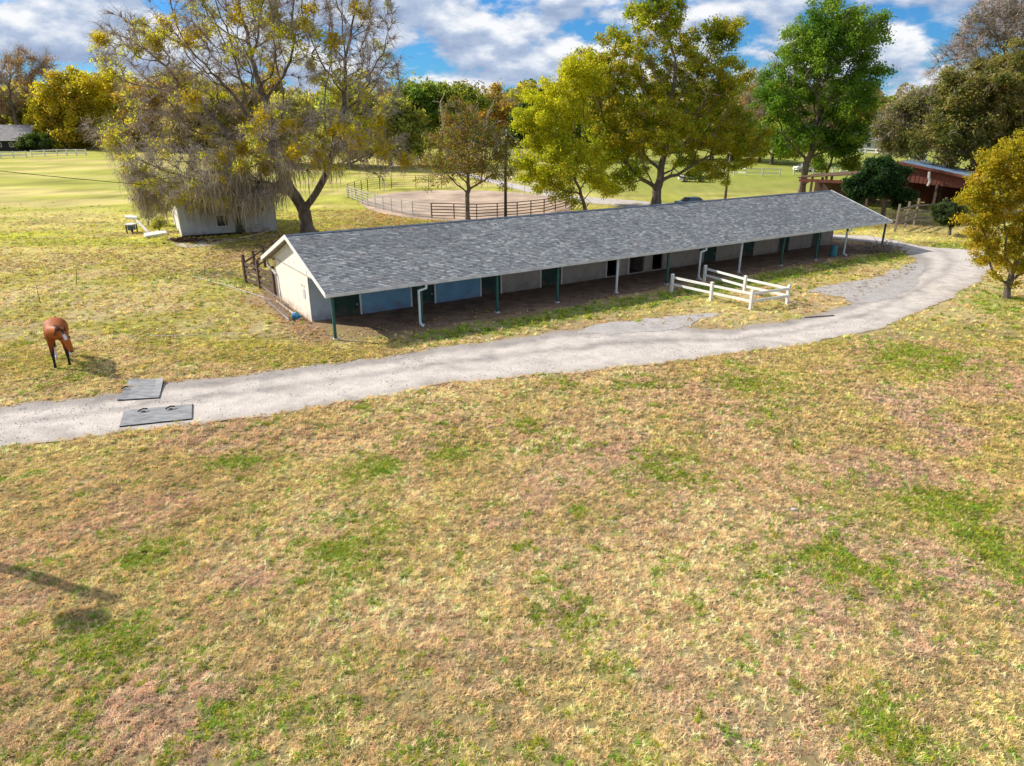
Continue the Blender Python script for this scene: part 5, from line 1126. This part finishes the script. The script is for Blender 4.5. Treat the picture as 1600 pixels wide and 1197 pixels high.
# gable end faces the camera; ridge runs away from it
MB().prism([(-3.2, 0, 3.9), (6.2, 0, 2.9), (6.2, 0, 4.3), (-.6, 0, 5.75), (-3.2, 0, 5.1)], (0, .12, 0)).build('gable_siding', M_redwood, rbn)
for k in range(24): MB().box((-3.1 + k * .39, -.03, 3.95 - .106 * k * .39), (-3.04 + k * .39, -.003, 4.9 - (.0 if k < 6 else (k - 6) * .045))).build('batten', M_redwood, rbn)
MB().prism([(6.9, -.5, 4.05), (-.6, -.5, 5.85), (-.6, -.5, 5.95), (6.9, -.5, 4.15)], (0, bd, 0)).build('roof', M_metalroof, rbn)
MB().prism([(-4.0, -.5, 4.95), (-.6, -.5, 5.85), (-.6, -.5, 5.95), (-4.0, -.5, 5.05)], (0, bd, 0)).build('roof', M_brownroof, rbn)
for k in range(17): y0 = -.45 + k * .72; MB().prism([(6.9, y0, 4.152), (-.55, y0, 5.952), (-.55, y0, 6.0), (6.9, y0, 4.2)], (0, .05, 0)).build('roof_seam', M_metalroof, rbn)
MB().prism([(6.95, -.56, 3.85), (-.6, -.56, 5.66), (-.6, -.56, 5.97), (6.95, -.56, 4.17)], (0, .055, 0)).build('rake_board', M_redwood, rbn)
MB().prism([(-4.0, -.56, 4.78), (-.6, -.56, 5.66), (-.6, -.56, 5.97), (-4.0, -.56, 5.06)], (0, .055, 0)).build('rake_board', M_redwood, rbn)
MB().prism([(-10.5, -.8, 3.5), (-3.4, -.8, 4.35), (-3.4, -.8, 4.47), (-10.5, -.8, 3.62)], (0, 9, 0)).build('lean_to_roof', M_brownroof, rbn)
MB().box((-10.3, -.86, 3.05), (-3.3, -.8, 3.45)).build('fascia', M_redwood, rbn)
for xx in (-10.1, -8, -5.8, -3.2, -.2, 3.0, 6.0):
    for yy in (-.1, 5.5): MB().box((xx - .12, yy - .12, 0), (xx + .12, yy + .12, 3.7 if xx < -3 else 3.4)).build('post', M_board, rbn)
MB().prism([(-10.1, .0, 2.5), (-9.2, .0, 3.3), (-9.0, .0, 3.3), (-10.1, .0, 2.3)], (0, .1, 0)).build('brace', M_board, rbn)
MB().box((-3.2, bd - .8, 0), (6.2, bd - .65, 4.0)).build('back_wall', M_redwood, rbn); MB().box((6.05, .15, 0), (6.2, bd - .82, 3.9)).build('side_wall', M_redwood, rbn)
MB().box((-10.2, 8.0, 0), (-3.3, 8.1, 2.8)).build('back_wall', M_board, rbn)
q = MB(); q.tube([(2.1, -.62, 4.9), (2.15, -.68, 4.3), (2.3, -.64, 3.7), (2.2, -.6, 3.2)], .13, 6); q.build('hanging_pipe', M_conc, rbn)
# ------------------------------------------------------------------ vehicles behind the stable
def car(px, py, yaw, m, label, h=1.45, L_=4.5, pick=False):
    b = g(px, py); root = empty('parked_car', tuple(b), yaw); tag(root, label, 'car', None)
    pr = [(-L_ / 2, .35), (-L_ / 2, .85), (-L_ / 2 + .15, .98), (-1.45, 1.02), (-.95, h - .02), (.55, h), (1.15, 1.02), (L_ / 2 - .2, .88), (L_ / 2, .7), (L_ / 2, .35)]
    bm = bmesh.new(); sec = []
    for yv, sx, cut in ((-.88, 1, 0), (-.86, 1, .0), (-.66, 1, 1), (.66, 1, 1), (.86, 1, 0), (.88, 1, 0)):
        sec.append([bm.verts.new((x, yv * (1 if z < 1.1 else .86), z if (z <= 1.03 or cut) else z - .04)) for x, z in pr])
    for A, B in zip(sec, sec[1:]):
        for i in range(len(pr)): bm.faces.new((A[i], A[(i + 1) % len(pr)], B[(i + 1) % len(pr)], B[i]))
    bm.faces.new(sec[0]); bm.faces.new(sec[-1][::-1]); bmesh.ops.recalc_face_normals(bm, faces=bm.faces[:]); me = bpy.data.meshes.new('body'); bm.to_mesh(me); bm.free(); me.materials.append(m); link('body', me, root)
    for s in (-1, 1):
        q = MB(); q.prism([(-1.28, s * .885, 1.06), (1.0, s * .885, 1.06), (.5, s * .80, h - .1), (-.88, s * .80, h - .1)], (0, s * .012, 0)); q.build('window', M_glass, root)
        for xx in (-1.4, 1.4):
            q = MB(); q.tube([(xx, s * .72, .33), (xx, s * .91, .33)], .33, 16); wv_ = q.build('wheel', M_black, root); q = MB(); q.tube([(xx, s * .905, .33), (xx, s * .92, .33)], .19, 12); q.build('rim', M_pipe, wv_)
    q = MB(); q.prism([(1.2, -.66, 1.04), (1.2, .66, 1.04), (.6, .58, h - .03), (.6, -.58, h - .03)], (.02, 0, .015)); q.build('windscreen', M_glass, root)
    q = MB(); q.prism([(-1.47, -.66, 1.05), (-1.47, .66, 1.05), (-.99, .58, h - .05), (-.99, -.58, h - .05)], (-.02, 0, .015)); q.build('rear_window', M_glass, root)
    for s in (-.62, .62): q = MB(); q.box((L_ / 2 - .03, s - .14, .62), (L_ / 2 + .012, s + .14, .76), .01); q.build('headlight', M_carwhite, root)
car(1082, 326, .35, M_carblue, 'blue car parked behind the stable with only its roof showing over the ridge', 1.5, 4.7)
car(1322, 264, .1, M_carblue, 'dark blue car in the far field right of the bright green tree')
car(1083, 284, -.1, M_carwhite, 'pale vehicle half hidden under the large leafy tree', 2.0, 5.2)
car(1258, 268, .1, M_carwhite, 'white car in the far field behind the bright green tree trunk')
# ------------------------------------------------------------------ far houses on the left
def house(px, py, w_, d_, h_, rz_, yaw, label, m1, m2):
    b = g(px, py); root = empty('far_house', tuple(b), yaw); tag(root, label, 'house')
    MB().box((-w_ / 2, 0, 0), (w_ / 2, d_, h_)).build('wall', m1, root)
    for s in (0, 1):
        y0 = -.8 if s == 0 else d_ + .8; MB().prism([(-w_ / 2 - .7, y0, h_ - .2), (-w_ / 2 - .7, d_ / 2, rz_), (-w_ / 2 - .7, d_ / 2, rz_ + .2), (-w_ / 2 - .7, y0, h_)], (w_ + 1.4, 0, 0)).build('roof', m2, root)
    for xx in np.arange(-w_ / 2 + 1.5, w_ / 2 - 1.5, 3.2): wd = MB().box((xx, -.06, 1.0), (xx + 1.2, -.003, 2.2)).build('window', M_white, root); MB().box((xx + .1, -.08, 1.1), (xx + 1.1, -.062, 2.1)).build('pane', M_glass, wd)
    MB().box((-w_ / 2 - .7, -.86, h_ - .25), (w_ / 2 + .7, -.81, h_ + .02)).build('fascia', M_white, root); return root
house(-12, 236, 19, 10, 2.9, 6.6, .1, 'dark walled house with a grey roof at the far left edge', M_dark, M_greyroof)
house(1385, 236, 14, 8, 2.8, 4.6, -.1, 'pale low house glimpsed beyond the white far fence on the right', M_housewall, M_greyroof)
